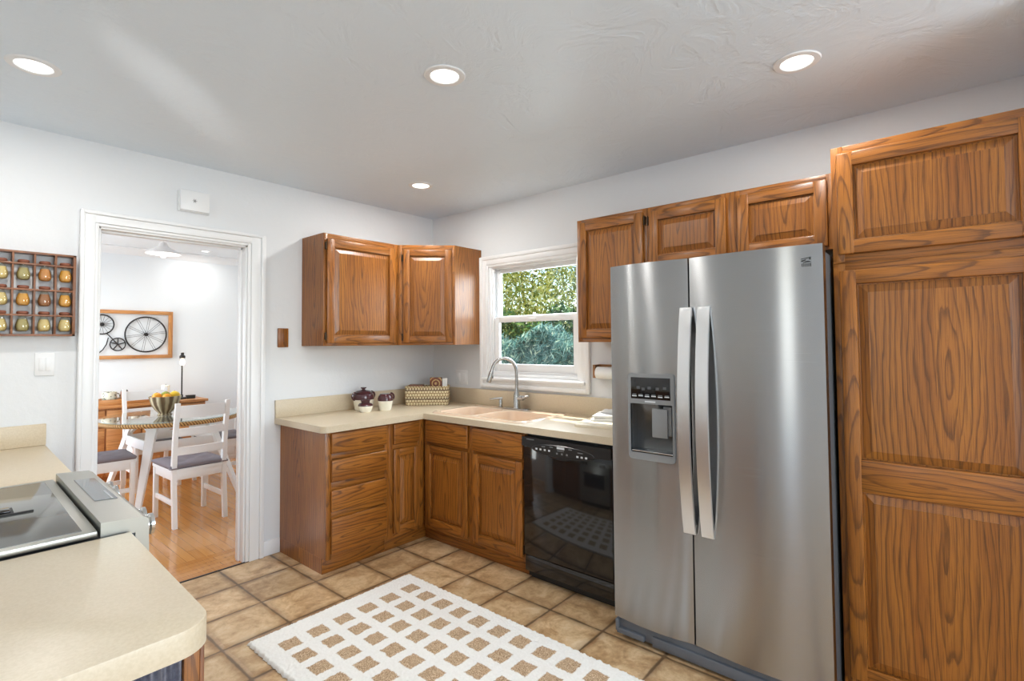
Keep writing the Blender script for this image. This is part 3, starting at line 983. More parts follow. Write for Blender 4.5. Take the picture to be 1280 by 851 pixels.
for vs, L in tops:
    cx = sum(p[0] for p in L) / len(L); cy = sum(p[1] for p in L) / len(L)
    prev = vs
    for k, (sc, zz) in enumerate(((0.985, ZR - 0.010), (0.955, ZR - 0.05), (0.92, ZR - 0.13), (0.86, ZR - 0.165), (0.70, ZR - 0.178), (0.16, ZR - 0.184))):
        cur = [bm.verts.new((cx + (x - cx) * sc, cy + (y - cy) * sc, zz)) for x, y in L]
        for i in range(len(L)):
            j = (i + 1) % len(L)
            bm.faces.new((prev[i], prev[j], cur[j], cur[i]))
        prev = cur
    bm.faces.new(prev)
b.done('bowls', SINKM, t, smooth=40)
for L in (b1, b2):
    cx = sum(p[0] for p in L) / len(L); cy = sum(p[1] for p in L) / len(L)
    q = B(); q.lathe([(0.001, 0.002), (0.03, 0.002), (0.036, 0.004), (0.042, 0.003), (0.042, -0.004)], (cx, cy, ZR - 0.1835), 20)
    q.done('drain', CHROME, t)

# ---- faucet
FX, FY, FZ = -0.108, -1.068, ZR
t = thing('faucet', 'tall brushed nickel gooseneck faucet with side lever at the sink', 'faucet', (FX, FY, FZ))
b = B(); b.poly(rrect(-0.028, 0.028, -0.125, 0.125, 0.027, 6), 0, 0.007, bev=0.002); b.done('deck_plate', NICKEL, t)
b = B(); b.lathe([(0.001, 0.006), (0.027, 0.006), (0.027, 0.012), (0.0245, 0.018), (0.0245, 0.100), (0.022, 0.112), (0.015, 0.128), (0.0135, 0.16), (0.001, 0.161)], n=24); b.done('body', NICKEL, t)
path = [(0, 0, 0.15), (0, 0, 0.27)]
dirx, diry = -0.72, 0.69
R = 0.092
for i in range(1, 15):
    a = pi * i / 14 * 0.93
    path.append((dirx * (R - R * cos(a)), diry * (R - R * cos(a)), 0.27 + R * 1.15 * sin(a)))
e = path[-1]; p = path[-2]
dv = (Vector(e) - Vector(p)).normalized()
b = B(); b.tube(path, 0.0125, 12); b.done('spout', NICKEL, t)
s0 = Vector(e)
b = B(); b.tube([s0 - dv * 0.004, s0 + dv * 0.012, s0 + dv * 0.02, s0 + dv * 0.085, s0 + dv * 0.098], [0.0125, 0.0135, 0.0165, 0.0185, 0.0150], 14)
h = b.done('spray_head', NICKEL, t)
q = B(); q.box(-0.005, 0.005, -0.004, 0.004, -0.012, 0.012, 0.003)
c = s0 + dv * 0.055 + Vector((0.012, -0.014, 0)); q.done('spray_button', DGREY, h, loc=c)
b = B()
b.tube([(0, -0.014, 0.083), (0, -0.06, 0.083)], [0.0185, 0.0185], 14)
b.tube([(0, -0.055, 0.083), (0.0, -0.066, 0.087), (0, -0.112, 0.101)], [0.016, 0.013, 0.0065], 10)
b.done('lever', NICKEL, t)
t = thing('soap_dispenser', 'small brushed nickel soap dispenser to the left of the faucet', 'dispenser', (-0.106, -0.905, ZR))
b = B(); b.lathe([(0.001, 0), (0.020, 0), (0.020, 0.005), (0.0135, 0.009), (0.0135, 0.055), (0.010, 0.062), (0.001, 0.063)], n=18); b.done('body', NICKEL, t)
b = B(); b.tube([(0.010, -0.008, 0.066), (-0.02, 0.018, 0.067), (-0.062, 0.058, 0.062)], [0.011, 0.0085, 0.005], 10); b.done('nozzle', NICKEL, t)

# ================================================================== DISHWASHER
DY0, DY1 = -1.558, -2.166
t = thing('dishwasher', 'black built-in dishwasher between the sink cabinet and the refrigerator', 'dishwasher', (-0.612, DY0, 0), R90)
w = DY0 - DY1
bx('body', 0.006, w - 0.006, 0.02, 0.58, 0.02, 0.862, BLACKM, t)
b = B(); b.box(0.002, w - 0.002, -0.022, 0.018, 0.156, 0.800, 0.006); b.done('door', BLACKG, t)
b = B(); b.box(0.004, w - 0.004, -0.014, 0.02, 0.060, 0.152, 0.004); b.done('lower_panel', BLACKG, t)
b = B(); b.box(0.004, w - 0.004, 0.045, 0.06, 0.0, 0.058, 0.001); b.done('toe_panel', BLACKM, t)
# control fascia: lower edge swells into a shallow bow
def low(x):
    s = x / w
    return 0.800 - 0.052 * math.exp(-((s - 0.46) / 0.27) ** 2) + 0.010 * (0.5 - s)
pts = [(0.002, 0.853), (0.002, low(0))] + [(0.002 + (w - 0.004) * i / 28, low(w * i / 28)) for i in range(1, 28)] + [(w - 0.002, low(w)), (w - 0.002, 0.853)]
b = B(); b.poly(pts, -0.034, 0.018, axis='y'); cp = b.done('control_panel', BLACKP, t)
b = B()
ce = (0.292, 0.796)
el = [(ce[0] + 0.215 * cos(2 * pi * i / 40), ce[1] + 0.036 * sin(2 * pi * i / 40)) for i in range(40)]
b.loft([[(x, -0.0342, z) for x, z in el], [(ce[0] + (x - ce[0]) * 0.97, -0.0385, ce[1] + (z - ce[1]) * 0.9) for x, z in el]])
lens = b.done('button_pod', BLACKP, cp)
def chip(parent, x, z, wx, hz, m, y=-0.0385, th=0.0009, name='button'):
    q = B(); q.box(x - wx / 2, x + wx / 2, y - th, y + 0.0006, z - hz / 2, z + hz / 2, 0.0004)
    return q.done(name, m, parent, smooth=0)
for x in (0.115, 0.145, 0.176, 0.207): chip(cp, x, 0.795, 0.013, 0.010, MARK)
for x in (0.262, 0.296, 0.330): chip(cp, x, 0.786, 0.011, 0.010, DIMMARK)
for x in (0.400, 0.428, 0.456): chip(cp, x, 0.786, 0.014, 0.010, MARK)
for x, z, ww, hh in ((0.165, 0.813, 0.026, 0.005), (0.222, 0.817, 0.024, 0.005), (0.352, 0.818, 0.024, 0.005), (0.418, 0.808, 0.034, 0.005)): chip(cp, x, z, ww, hh, DIMMARK, name='printed_mark')
chip(cp, 0.287, 0.818, 0.052, 0.013, MARK, name='display')
chip(cp, 0.287, 0.803, 0.046, 0.004, DIMMARK, name='printed_mark')
chip(cp, 0.065, 0.843, 0.055, 0.0045, DIMMARK, y=-0.034, name='printed_mark')

# ================================================================== REFRIGERATOR
t = thing('refrigerator', 'stainless steel side-by-side refrigerator with ice and water dispenser', 'refrigerator', (-0.800, -2.264, 0), R90)
FW, SPL, FT, FB = 0.912, 0.392, 1.786, 0.098
bx('body', 0.006, FW - 0.004, 0.058, 0.770, 0.05, 1.765, DGREY, t, 0.006)
def bow(x, x0, x1, sag=0.020):
    s = (x - x0) / (x1 - x0) * 2 - 1
    return -sag * (1 - s * s)
def fridge_door(x0, x1, hole=None, name='door'):
    b = B()
    nx = 24
    xs = sorted(set([x0 + (x1 - x0) * i / nx for i in range(nx + 1)] + ([hole[0], hole[1]] if hole else [])))
    zs = sorted(set([FB, FT] + ([hole[2], hole[3]] if hole else [])))
    bm = b.bm
    V = {}
    def vv(x, z, back=False):
        k = (round(x, 5), round(z, 5), back)
        if k not in V: V[k] = bm.verts.new((x, 0.052 if back else bow(x, x0, x1), z))
        return V[k]
    for i in range(len(xs) - 1):
        for j in range(len(zs) - 1):
            if hole and hole[0] - 1e-6 <= xs[i] < hole[1] - 1e-6 and hole[2] - 1e-6 <= zs[j] < hole[3] - 1e-6: continue
            bm.faces.new((vv(xs[i], zs[j]), vv(xs[i + 1], zs[j]), vv(xs[i + 1], zs[j + 1]), vv(xs[i], zs[j + 1])))
    for i in range(len(xs) - 1):
        for z in (FB, FT):
            bm.faces.new((vv(xs[i], z), vv(xs[i + 1], z), vv(xs[i + 1], z, True), vv(xs[i], z, True)))
    for x in (x0, x1):
        for j in range(len(zs) - 1):
            bm.faces.new((vv(x, zs[j]), vv(x, zs[j + 1]), vv(x, zs[j + 1], True), vv(x, zs[j], True)))
    o = b.done(name, STEEL, t, smooth=50)
    m = B(); m.box(x0 + 0.004, x1 - 0.004, 0.0525, 0.060, FB + 0.004, FT - 0.004); m.done('gasket', DGREY, o, smooth=0)
    return o
HX0, HX1, HZ0, HZ1 = 0.102, 0.322, 0.872, 1.264
fd = fridge_door(0.0, SPL - 0.003, (HX0, HX1, HZ0, HZ1), 'freezer_door')
ff = fridge_door(SPL + 0.004, FW, None, 'fresh_food_door')
# dispenser: bezel, display, cavity, paddle, tray
yb = -0.0205
b = B()
bm = b.bm
out_l = rrect(HX0 - 0.004, HX1 + 0.004, HZ0 - 0.004, HZ1 + 0.004, 0.018, 5)
in_l = rrect(HX0 + 0.006, HX1 - 0.006, HZ0 + 0.028, 1.128, 0.004, 5)
def ring(L, y): return [bm.verts.new((x, y, z)) for x, z in L]
a0 = ring(out_l, -0.012); a1 = ring(out_l, yb - 0.0015)
e = []
for i in range(len(a0)):
    j = (i + 1) % len(a0); bm.faces.new((a0[i], a0[j], a1[j], a1[i]))
    e.append(bm.edges.get((a1[i], a1[j])))
c1 = ring(in_l, yb - 0.0015)
for i in range(len(c1)): e.append(bm.edges.new((c1[i], c1[(i + 1) % len(c1)])))
bmesh.ops.triangle_fill(bm, use_beauty=True, use_dissolve=False, edges=e)
c2 = ring(in_l, yb + 0.012)
for i in range(len(c1)):
    j = (i + 1) % len(c1); bm.faces.new((c1[i], c1[j], c2[j], c2[i]))
bez = b.done('dispenser_bezel', MGREY, fd, smooth=40)
b = B()
x0, x1, z0, z1 = HX0 + 0.006, HX1 - 0.006, HZ0 + 0.028, 1.128
rows = []
ny = [(yb + 0.004, z0), (0.045, z0 + 0.006), (0.048, z0 + 0.03), (0.048, z1 - 0.06), (0.02, z1), (yb + 0.004, z1)]
b.grid([[(x0, y, z), (x1, y, z)] for y, z in ny])
for x in (x0, x1):
    vs = [b.bm.verts.new((x, y, z)) for y, z in ny]; b.bm.faces.new(vs)
b.done('dispenser_cavity', simple('cavity_grey', srgb(112, 114, 116), 0.22, 0.8), fd, smooth=30)
b = B(); b.box(HX0 + 0.012, HX1 - 0.014, yb - 0.0026, yb, 1.150, 1.250, 0.001); dp = b.done('dispenser_display', BLACKG, fd)
for i in range(6): chip(dp, HX0 + 0.030 + i * 0.032, 1.163 + 0.002 * (i % 2), 0.022, 0.005, MARK, y=yb - 0.0026, name='printed_mark')
for i in range(6): chip(dp, HX0 + 0.030 + i * 0.032, 1.171, 0.020, 0.0025, DIMMARK, y=yb - 0.0026, name='printed_mark')
for x, z in ((0.05, 1.203), (0.075, 1.196), (0.105, 1.203), (0.145, 1.200), (0.18, 1.204)): chip(dp, HX0 + x, z, 0.016, 0.012, DGREY, y=yb - 0.0026, name='printed_mark')
chip(bez, (HX0 + HX1) / 2 - 0.002, 1.139, 0.052, 0.006, MARK, y=yb - 0.0015, name='printed_mark')
b = B(); b.box(HX0 + 0.108, HX1 - 0.036, -0.008, 0.004, 0.975, 1.108, 0.004); b.box(HX0 + 0.158, HX1 - 0.022, 0.004, 0.04, 0.985, 1.118, 0.004)
b.done('dispenser_paddle', MGREY, fd)
b = B(); b.box(x0 + 0.004, x1 - 0.004, yb + 0.004, 0.04, z0 + 0.003, z0 + 0.010, 0.002)
b.done('drip_tray', CHROME, fd)
# handles
def fhandle(xa, parent):
    b = B()
    rows = []
    n = 26
    for i in range(n + 1):
        s = i / n
        z = 0.578 + (1.566 - 0.578) * s
        dpt = -0.018 - 0.048 * sin(pi * s) ** 0.8
        wd = 0.026 + 0.0 * s
        x0, x1 = xa - wd, xa + wd
        rows.append([(x0, dpt, z), (x1, dpt, z), (x1, dpt + 0.013, z), (x0, dpt + 0.013, z)])
    b.loft(rows)
    for z in (0.60, 1.545):
        b.box(xa - 0.020, xa + 0.020, -0.022, -0.002, z - 0.016, z + 0.016, 0.002)
    b.done('handle', HANDLE, parent, smooth=30)
fhandle(0.383 - 0.0, fd); fhandle(0.462, ff)
# badge: bracket, wave and row of strokes
bd = B()
X, Z, Y = 0.840, 1.737, bow(0.857, SPL, FW) - 0.0012
def flatp(pts):
    bd.poly([(X + a, Z - c) for a, c in pts], Y - 0.001, Y + 0.004, axis='y')
flatp([(0.000, 0.004), (0.034, 0.000), (0.034, 0.010), (0.027, 0.010), (0.027, 0.004), (0.000, 0.007)])
flatp([(0.000, 0.012), (0.008, 0.010), (0.016, 0.008), (0.018, 0.011), (0.006, 0.017), (0.000, 0.017)])
flatp([(0.002, 0.024), (0.016, 0.015), (0.024, 0.014), (0.035, 0.019), (0.024, 0.019), (0.016, 0.020)])
for i in range(6):
    flatp([(0.002 + i * 0.0057, 0.025), (0.0052 + i * 0.0057, 0.023), (0.0052 + i * 0.0057, 0.036), (0.002 + i * 0.0057, 0.036)])
bd.done('badge', BLACKP, ff, smooth=0)
# base grille
b = B()
b.box(0.010, FW - 0.006, 0.012, 0.06, 0.018, 0.090, 0.004)
b.box(0.010, 0.150, -0.004, 0.03, 0.020, 0.046, 0.003); b.box(0.004, 0.02, -0.006, 0.03, 0.03, 0.085, 0.003)
b.box(0.19, FW - 0.01, 0.000, 0.03, 0.014, 0.060, 0.004)
b.done('base_grille', GGREY, t)
for xx in (0.05, FW - 0.05):
    q = B(); q.lathe([(0.001, 0), (0.02, 0), (0.02, 0.02), (0.01, 0.052), (0.001, 0.052)], (xx, 0.10, 0), 12); q.done('foot', BLACKM, t)
b = B(); b.box(SPL - 0.06, SPL + 0.06, 0.06, 0.12, 1.764, 1.782, 0.004); b.done('hinge_cover', DGREY, t)

# ================================================================== LEFT RUN: counters, range
def xfr(y): return -2.590 + 0.0314 * (y + 0.02)       # front edge of the left run
t = thing('countertop', 'cream laminate counter piece between the range and the doorway wall', 'countertop')
b = B(); b.poly([(XL + 0.002, -1.010), (xfr(-1.03), -1.030), (xfr(0), -0.002), (XL + 0.002, -0.002)], 0.868, 0.914, bev=0.003); b.done('worktop', LAM, t)
b = B(); b.box(XL + 0.002, -2.588, -0.020, -0.002, 0.9142, 1.022, 0.003); b.done('backsplash', LAM, t)
t = thing('base_cabinet', 'oak base cabinet under the counter piece by the doorway wall', 'cabinet', (-2.655, -1.000, 0), pi / 2)
carcass(t, 0.995, 0.66, 0.868, 0.095, [(0, 0.04), (0.49, 0.53), (0.955, 0.995)], [(0.04, 0.955, 0.095, 0.13), (0.04, 0.955, 0.83, 0.868)])
raised_door(t, 0.03, 0.495, 0.12, 0.835); raised_door(t, 0.525, 0.97, 0.12, 0.835)
t = thing('countertop', 'cream laminate counter in the foreground with a rounded corner', 'countertop')
rc = 0.062
ce = (xfr(-2.5) - rc, -2.503 + rc)
arc = [(ce[0] + rc * sin(radians(a)), ce[1] - rc * cos(radians(a))) for a in range(0, 91, 9)]
b = B(); b.poly([(XL + 0.002, -2.503)] + arc + [(xfr(-1.84), -1.838), (XL + 0.002, -1.820)], 0.866, 0.914, bev=0.003); b.done('worktop', LAM, t)
t = thing('base_cabinet', 'oak end cabinet with a corrugated metal panel under the foreground counter', 'cabinet')
b = B()
ye = -2.452
b.box(-2.700, -2.675, ye, -1.846, 0.0, 0.866)                       # front face board
b.box(-2.7055, -2.675, ye - 0.002, ye + 0.02, 0, 0.866, 0.001)         # end stile
b.box(XL + 0.004, XL + 0.05, ye - 0.002, ye + 0.02, 0, 0.866, 0.001)
b.box(XL + 0.05, -2.7055, ye - 0.001, ye + 0.02, 0, 0.10, 0.001, 0)
b.box(XL + 0.004, -2.70, -1.864, -1.846, 0, 0.866); b.box(XL + 0.004, XL + 0.02, ye + 0.02, -1.866, 0, 0.866)
b.done('body', OAK, t)
bx('corner_bead', -2.680, -2.672, ye - 0.004, ye + 0.006, 0, 0.866, RACKWOOD, t, 0.002)
b = B()
nw = 260
x0, x1 = XL + 0.05, -2.7055
r1 = [(x0 + (x1 - x0) * i / nw, ye + 0.010 + 0.0045 * sin(2 * pi * (x1 - x0) * i / nw / 0.0150), 0) for i in range(nw + 1)]
b.grid([[(x, y, 0.10) for x, y, _ in r1], [(x, y, 0.866) for x, y, _ in r1]])
b.done('corrugated_panel', CORR, t, smooth=60)

t = thing('range', 'stainless slide-in electric range with glass cooktop set into the counter', 'range', (-2.594, -1.432, 0), radians(-1.4))
# local: x=0 front edge, -x towards the wall, y along the run (+-0.395)
RW = 0.396
bx('body', -0.64, -0.03, -RW + 0.002, RW - 0.002, 0.08, 0.905, DGREY, t, 0.003)
b = B()
b.box(-0.66, -0.112, -RW, RW, 0.915, 0.931, 0.003)
top = b.done('cooktop_frame', RSTEEL, t)
b = B(); b.box(-0.640, -0.140, -RW + 0.030, RW - 0.030, 0.9295, 0.9325, 0.001); b.done('cooktop_glass', GLASSTOP, top)
b = B()
b.poly([(-0.106, 0.905), (-0.106, 0.950), (-0.012, 0.944), (0.0, 0.936), (0.002, 0.842), (-0.03, 0.842), (-0.03, 0.905)], -RW, RW, axis='y')
cp = b.done('control_panel', RSTEEL, t, smooth=20)
b = B(); b.poly([(-0.078, -0.135), (-0.078, 0.225), (-0.022, 0.225), (-0.022, -0.135)], 0.0, 0.0012)
dsp = b.done('touch_display', DISPLAYG, cp, smooth=0)
dsp.rotation_euler = (0, math.atan2(0.006, 0.094), 0); dsp.location = (0, 0, 0.9438)
for i in range(9):
    q = B(); q.box(-0.036, -0.031, -0.125 + i * 0.014, -0.118 + i * 0.014, 0.0011, 0.0018); q.done('printed_mark', MARK, dsp, smooth=0)
for yy in (-0.262, -0.175, 0.20, 0.29):
    q = B(); q.lathe([(0.001, -0.002), (0.034, -0.002), (0.034, 0.006), (0.028, 0.008), (0.027, 0.026), (0.031, 0.031), (0.030, 0.040), (0.001, 0.042)], (0.001, yy, 0.882), 26, axis='x'); q.done('knob', CHROME, t)
bx('oven_door', -0.03, 0.0, -RW + 0.004, RW - 0.004, 0.27, 0.838, RSTEEL, t, 0.006)
bx('oven_window', -0.004, 0.0015, -0.27, 0.27, 0.40, 0.70, BLACKG, t, 0.001)
q = B(); q.tube([(-0.002, -0.33, 0.69), (0.020, -0.33, 0.69), (0.024, -0.30, 0.69), (0.024, 0.30, 0.69), (0.020, 0.33, 0.69), (-0.002, 0.33, 0.69)], 0.009, 10); q.done('oven_handle', CHROME, t)
bx('drawer', -0.03, -0.002, -RW + 0.004, RW - 0.004, 0.085, 0.262, RSTEEL, t, 0.005)
bx('toe_base', -0.6, -0.06, -RW + 0.02, RW - 0.02, 0.0, 0.08, BLACKM, t)
v = B()
v.box(-0.50, -0.205, -0.052, -0.044, 0.932, 0.937, 0.001)
v.box(-0.50, -0.245, -0.040, 0.045, 0.9315, 0.9335, 0.0005)
v.done('downdraft_vent', BLACKM, top)
for i in range(6):
    q = B(); q.box(-0.278 - i * 0.038, -0.252 - i * 0.038, -0.022, 0.034, 0.933, 0.939, 0.002); q.done('vent_slat', BLACKG, top)

# ================================================================== RUG
b = B()
rx0, rx1, ry0, ry1 = -1.985, -1.035, -2.62, -0.975
nx, ny = 190, 320
rows = []
rnd = random.Random(3)
edge_r = [0.0025 * sin(j * 0.8) + rnd.uniform(-0.003, 0.003) for j in range(ny + 1)]
edge_l = [0.002 * sin(j * 0.7) + rnd.uniform(-0.003, 0.003) for j in range(ny + 1)]
edge_t = [0.0015 * sin(i * 0.8) + rnd.uniform(-0.003, 0.003) for i in range(nx + 1)]
for j in range(ny + 1):
    row = []
    for i in range(nx + 1):
        s, q = i / nx, j / ny
        x = rx0 + (rx1 - rx0) * s; y = ry0 + (ry1 - ry0) * q
        x += (edge_l[j] * (1 - s) ** 8 + edge_r[j] * s ** 8)
        y += edge_t[i] * q ** 12
        dE = min(i, nx - i, (ny - j), j)
        zz = 0.002 if dE == 0 else (0.011 if dE == 1 else 0.0145 + rnd.uniform(-0.0022, 0.0022))
        row.append((x + rnd.uniform(-0.001, 0.001), y + rnd.uniform(-0.001, 0.001), zz))
    rows.append(row)
b.grid(rows)
tag(b.done('rug', RUG, smooth=180), 'white shag rug with tan squares on the tiled floor', 'rug')

# ================================================================== WALL ITEMS
# spice rack and jars
RX0, RX1, RZ0, RZ1s = -2.888, -2.489, 1.468, 1.890
t = thing('spice_rack', 'wooden wall rack holding rows of spice jars, left of the doorway', 'rack', (RX0, -0.002, RZ0))
W_, H_ = RX1 - RX0, RZ1s - RZ0
b = B(); D_ = 0.055
b.box(0, W_, -D_, 0, 0, 0.010, 0.001, 0); b.box(0, W_, -D_, 0, H_ - 0.010, H_, 0.001, 0)
b.box(0, 0.012, -D_, 0, 0, H_, 0.001); b.box(W_ - 0.012, W_, -D_, 0, 0, H_, 0.001)
b.done('frame', RACKWOOD, t)
ncol = 5; cw = W_ / ncol
for i in range(1, ncol):
    bx('divider', i * cw - 0.004, i * cw + 0.004, -D_ + 0.002, 0, 0.010, H_ - 0.010, RACKWOOD, t, 0.001)
neck = [H_ - 0.062 - r * 0.128 for r in range(3)]
for zz in neck:
    q = B(); q.box(0.012, W_ - 0.012, -D_, -D_ + 0.010, zz - 0.004, zz + 0.004, 0.001, 0); q.box(0.012, W_ - 0.012, -0.014, -0.006, zz - 0.004, zz + 0.004, 0.001, 0)
    q.done('rail', RACKWOOD, t)
spice_cols = {'golden': srgb(222, 160, 62), 'amber': srgb(204, 136, 66), 'olive': srgb(178, 164, 108), 'brown': srgb(164, 108, 66), 'straw': srgb(222, 198, 134)}
SP = {k: simple('spice_' + k, v, 0.7) for k, v in spice_cols.items()}
kinds = [['straw', 'straw', 'olive', 'amber', 'golden'], ['amber', 'straw', 'golden', 'brown', 'golden'], ['olive', 'straw', 'olive', 'straw', 'straw']]
rown = ['top', 'middle', 'bottom']; coln = ['leftmost', 'second', 'middle', 'fourth', 'rightmost']
jprof = [(r, h * 1.3 if h < 0 else h) for r, h in [(0.001, -0.066), (0.017, -0.066), (0.0235, -0.060), (0.0265, -0.050), (0.0255, -0.038), (0.0205, -0.024), (0.0150, -0.010), (0.0135, 0.000), (0.0140, 0.0045), (0.001, 0.0046)]]
sprof = [(r, h * 1.3) for r, h in [(0.001, -0.064), (0.016, -0.064), (0.0222, -0.059), (0.0250, -0.050), (0.0240, -0.038), (0.0195, -0.025), (0.0165, -0.019), (0.001, -0.018)]]
jar0 = None
for r in range(3):
    for c in range(ncol):
        x = RX0 + (c + 0.5) * cw; zz = RZ0 + neck[r] + 0.0045
        k = kinds[r][c]
        lab = 'spice jar with %s contents, %s row of the wall rack, %s column' % (k, rown[r], coln[c])
        if jar0 is None:
            j = thing('spice_jar', lab, 'jar', (x, -0.033, zz), 0, 'spice jars in the wall rack')
            q = B(); q.lathe(jprof, n=20); q.done('jar_glass', JGLASS, j, smooth=60)
            q = B(); q.lathe(sprof, n=18); q.done('spice', SP[k], j, smooth=60)
            q = B(); q.lathe([(0.001, 0.0), (0.0195, 0.0), (0.0225, 0.004), (0.0225, 0.011), (0.019, 0.0155), (0.001, 0.0165)], n=20); q.done('lid', COPPERW, j, smooth=50)
            jar0 = j
            SPM = {}
        else:
            j = dup(jar0, (x, -0.033, zz), 0, lab)
        for ch in j.children:
            if ch.name.startswith('spice'):
                if k not in SPM:
                    SPM[k] = ch.data if jar0 is j else ch.data.copy()
                    SPM[k].materials.clear(); SPM[k].materials.append(SP[k])
                ch.data = SPM[k]

# light switch
t = thing('light_switch', 'white double rocker light switch below the spice rack', 'switch', (-2.598, -0.0005, 1.324))
bx('plate', -0.0385, 0.0385, -0.006, 0, -0.0585, 0.0585, PLASTIC, t, 0.003)
for x in (-0.0125, 0.0125):
    bx('rocker', x - 0.0100, x + 0.0100, -0.0095, -0.0055, -0.033, 0.033, PLASTIC, t, 0.0015)
# chime box
t = thing('alarm_box', 'small white box high on the wall above the doorway', 'alarm box', (-1.933, -0.0005, 2.297))
bx('back_plate', -0.082, 0.090, -0.018, 0, -0.066, 0.058, PLASTIC, t, 0.003)
bx('cover', -0.078, 0.084, -0.042, -0.018, -0.063, 0.061, PLASTIC, t, 0.006)
b = B()
for a in (0, 60, 120):
    b.bar((-0.012 * cos(radians(a)), -0.0425, -0.012 * sin(radians(a))), (0.012 * cos(radians(a)), -0.0425, 0.012 * sin(radians(a))), 0.0014, 0.003, side=(0, 1, 0))
b.done('emblem', MGREY, t, smooth=0)
# wooden wall plate
t = thing('wall_plate', 'small wooden plate with a slot on the wall between doorway and cabinet', 'wall plate', (-1.3655, -0.0005, 1.462))
bx('plate', -0.037, 0.037, -0.014, 0, -0.066, 0.066, OAK, t, 0.004)
bx('slot', -0.006, 0.006, -0.0155, -0.013, -0.028, 0.028, RACKWOOD, t, 0.001)
# outlet
t = thing('outlet', 'white outlet and switch plate on the wall left of the window', 'outlet', (-0.0005, -0.372, 1.128), R90)
bx('plate', -0.072, 0.072, -0.006, 0, -0.060, 0.060, PLASTIC, t, 0.003)
for x in (-0.034, 0.034):
    bx('insert', x - 0.017, x + 0.017, -0.0085, -0.0055, -0.034, 0.034, PLASTIC, t, 0.0015)
# paper towel holder
t = thing('paper_towel_holder', 'wooden wall bracket holding a white paper towel roll near the refrigerator', 'holder', (-0.001, -1.712, 1.262), R90)
b = B()
b.box(0.0, 0.018, -0.085, 0, -0.085, 0.004, 0.004); b.box(0.30, 0.318, -0.085, 0, -0.085, 0.004, 0.004); b.box(0.018, 0.30, -0.02, 0, -0.012, 0.004, 0.002, 0)
b.done('bracket', BRASSW, t)
q = B(); q.lathe([(0.001, 0.022), (0.010, 0.022), (0.010, 0.298), (0.001, 0.298)], (0, -0.062, -0.050), 14, axis='x'); q.done('rod', BRASSW, t)
t = thing('paper_towel_roll', 'white paper towel roll on the wall bracket by the refrigerator', 'paper towel', (-0.001, -1.712, 1.262), R90)
q = B(); q.lathe([(0.011, 0.026), (0.040, 0.026), (0.040, 0.294), (0.011, 0.294)], (0, -0.062, -0.050), 24, axis='x'); q.done('roll', PAPER, t)

# ================================================================== COUNTER ITEMS
ZC = 0.9142
def loop_handle(b, c, r, t, ax, rot):
    pts = []
    for i in range(9):
        a = -pi / 2 + pi * i / 8
        pts.append((c[0] + ax[0] * r * cos(a), c[1] + ax[1] * r * cos(a), c[2] + r * sin(a)))
    b.tube(pts, t, 8)

t = thing('bean_pot', 'large cream pot with brown glazed top, two loop handles and a lid', 'pot', (-0.800, -0.128, ZC))
b = B(); b.lathe([(0.001, 0.0), (0.058, 0.0), (0.064, 0.01), (0.074, 0.055), (0.078, 0.082)], n=28); b.lathe([(0.078, 0.082), (0.001, 0.081)], n=28); b.done('base', GLAZE_W, t)
b = B(); b.lathe([(0.078, 0.0815), (0.0795, 0.10), (0.074, 0.120), (0.062, 0.128), (0.001, 0.128)], n=28)
loop_handle(b, (0.070, 0, 0.108), 0.026, 0.0085, (1, 0), 0); loop_handle(b, (-0.070, 0, 0.108), 0.026, 0.0085, (-1, 0), 0)
b.done('glazed_top', GLAZE_B, t)
b = B(); b.lathe([(0.064, 0.1275), (0.066, 0.133), (0.050, 0.145), (0.022, 0.151), (0.012, 0.154), (0.012, 0.160), (0.021, 0.164), (0.021, 0.172), (0.001, 0.174)], n=28); b.done('lid', GLAZE_B, t)
t = thing('sugar_bowl', 'small round cream bowl with brown lid in front of the larger pot', 'bowl', (-0.862, -0.248, ZC))
b = B(); b.lathe([(0.001, 0), (0.036, 0), (0.041, 0.006), (0.051, 0.034), (0.053, 0.046), (0.001, 0.0465)], n=26); b.done('base', GLAZE_W, t)
b = B(); b.lathe([(0.053, 0.046), (0.052, 0.056), (0.045, 0.064), (0.030, 0.068), (0.032, 0.080), (0.036, 0.088), (0.030, 0.092), (0.001, 0.093)], n=26); b.done('glazed_top', GLAZE_B, t)
t = thing('handled_pot', 'cream and brown pot with a side handle, nearest the basket', 'pot', (-0.704, -0.272, ZC))
b = B(); b.lathe([(0.001, 0), (0.040, 0), (0.044, 0.008), (0.053, 0.055), (0.057, 0.072), (0.001, 0.0725)], n=26); b.done('base', GLAZE_W, t)
b = B(); b.lathe([(0.057, 0.072), (0.0575, 0.085), (0.052, 0.106), (0.043, 0.120), (0.038, 0.124), (0.001, 0.124)], n=26)
loop_handle(b, (0.046, 0, 0.098), 0.027, 0.007, (0.9, -0.4), 0)
b.done('glazed_top', GLAZE_B, t)

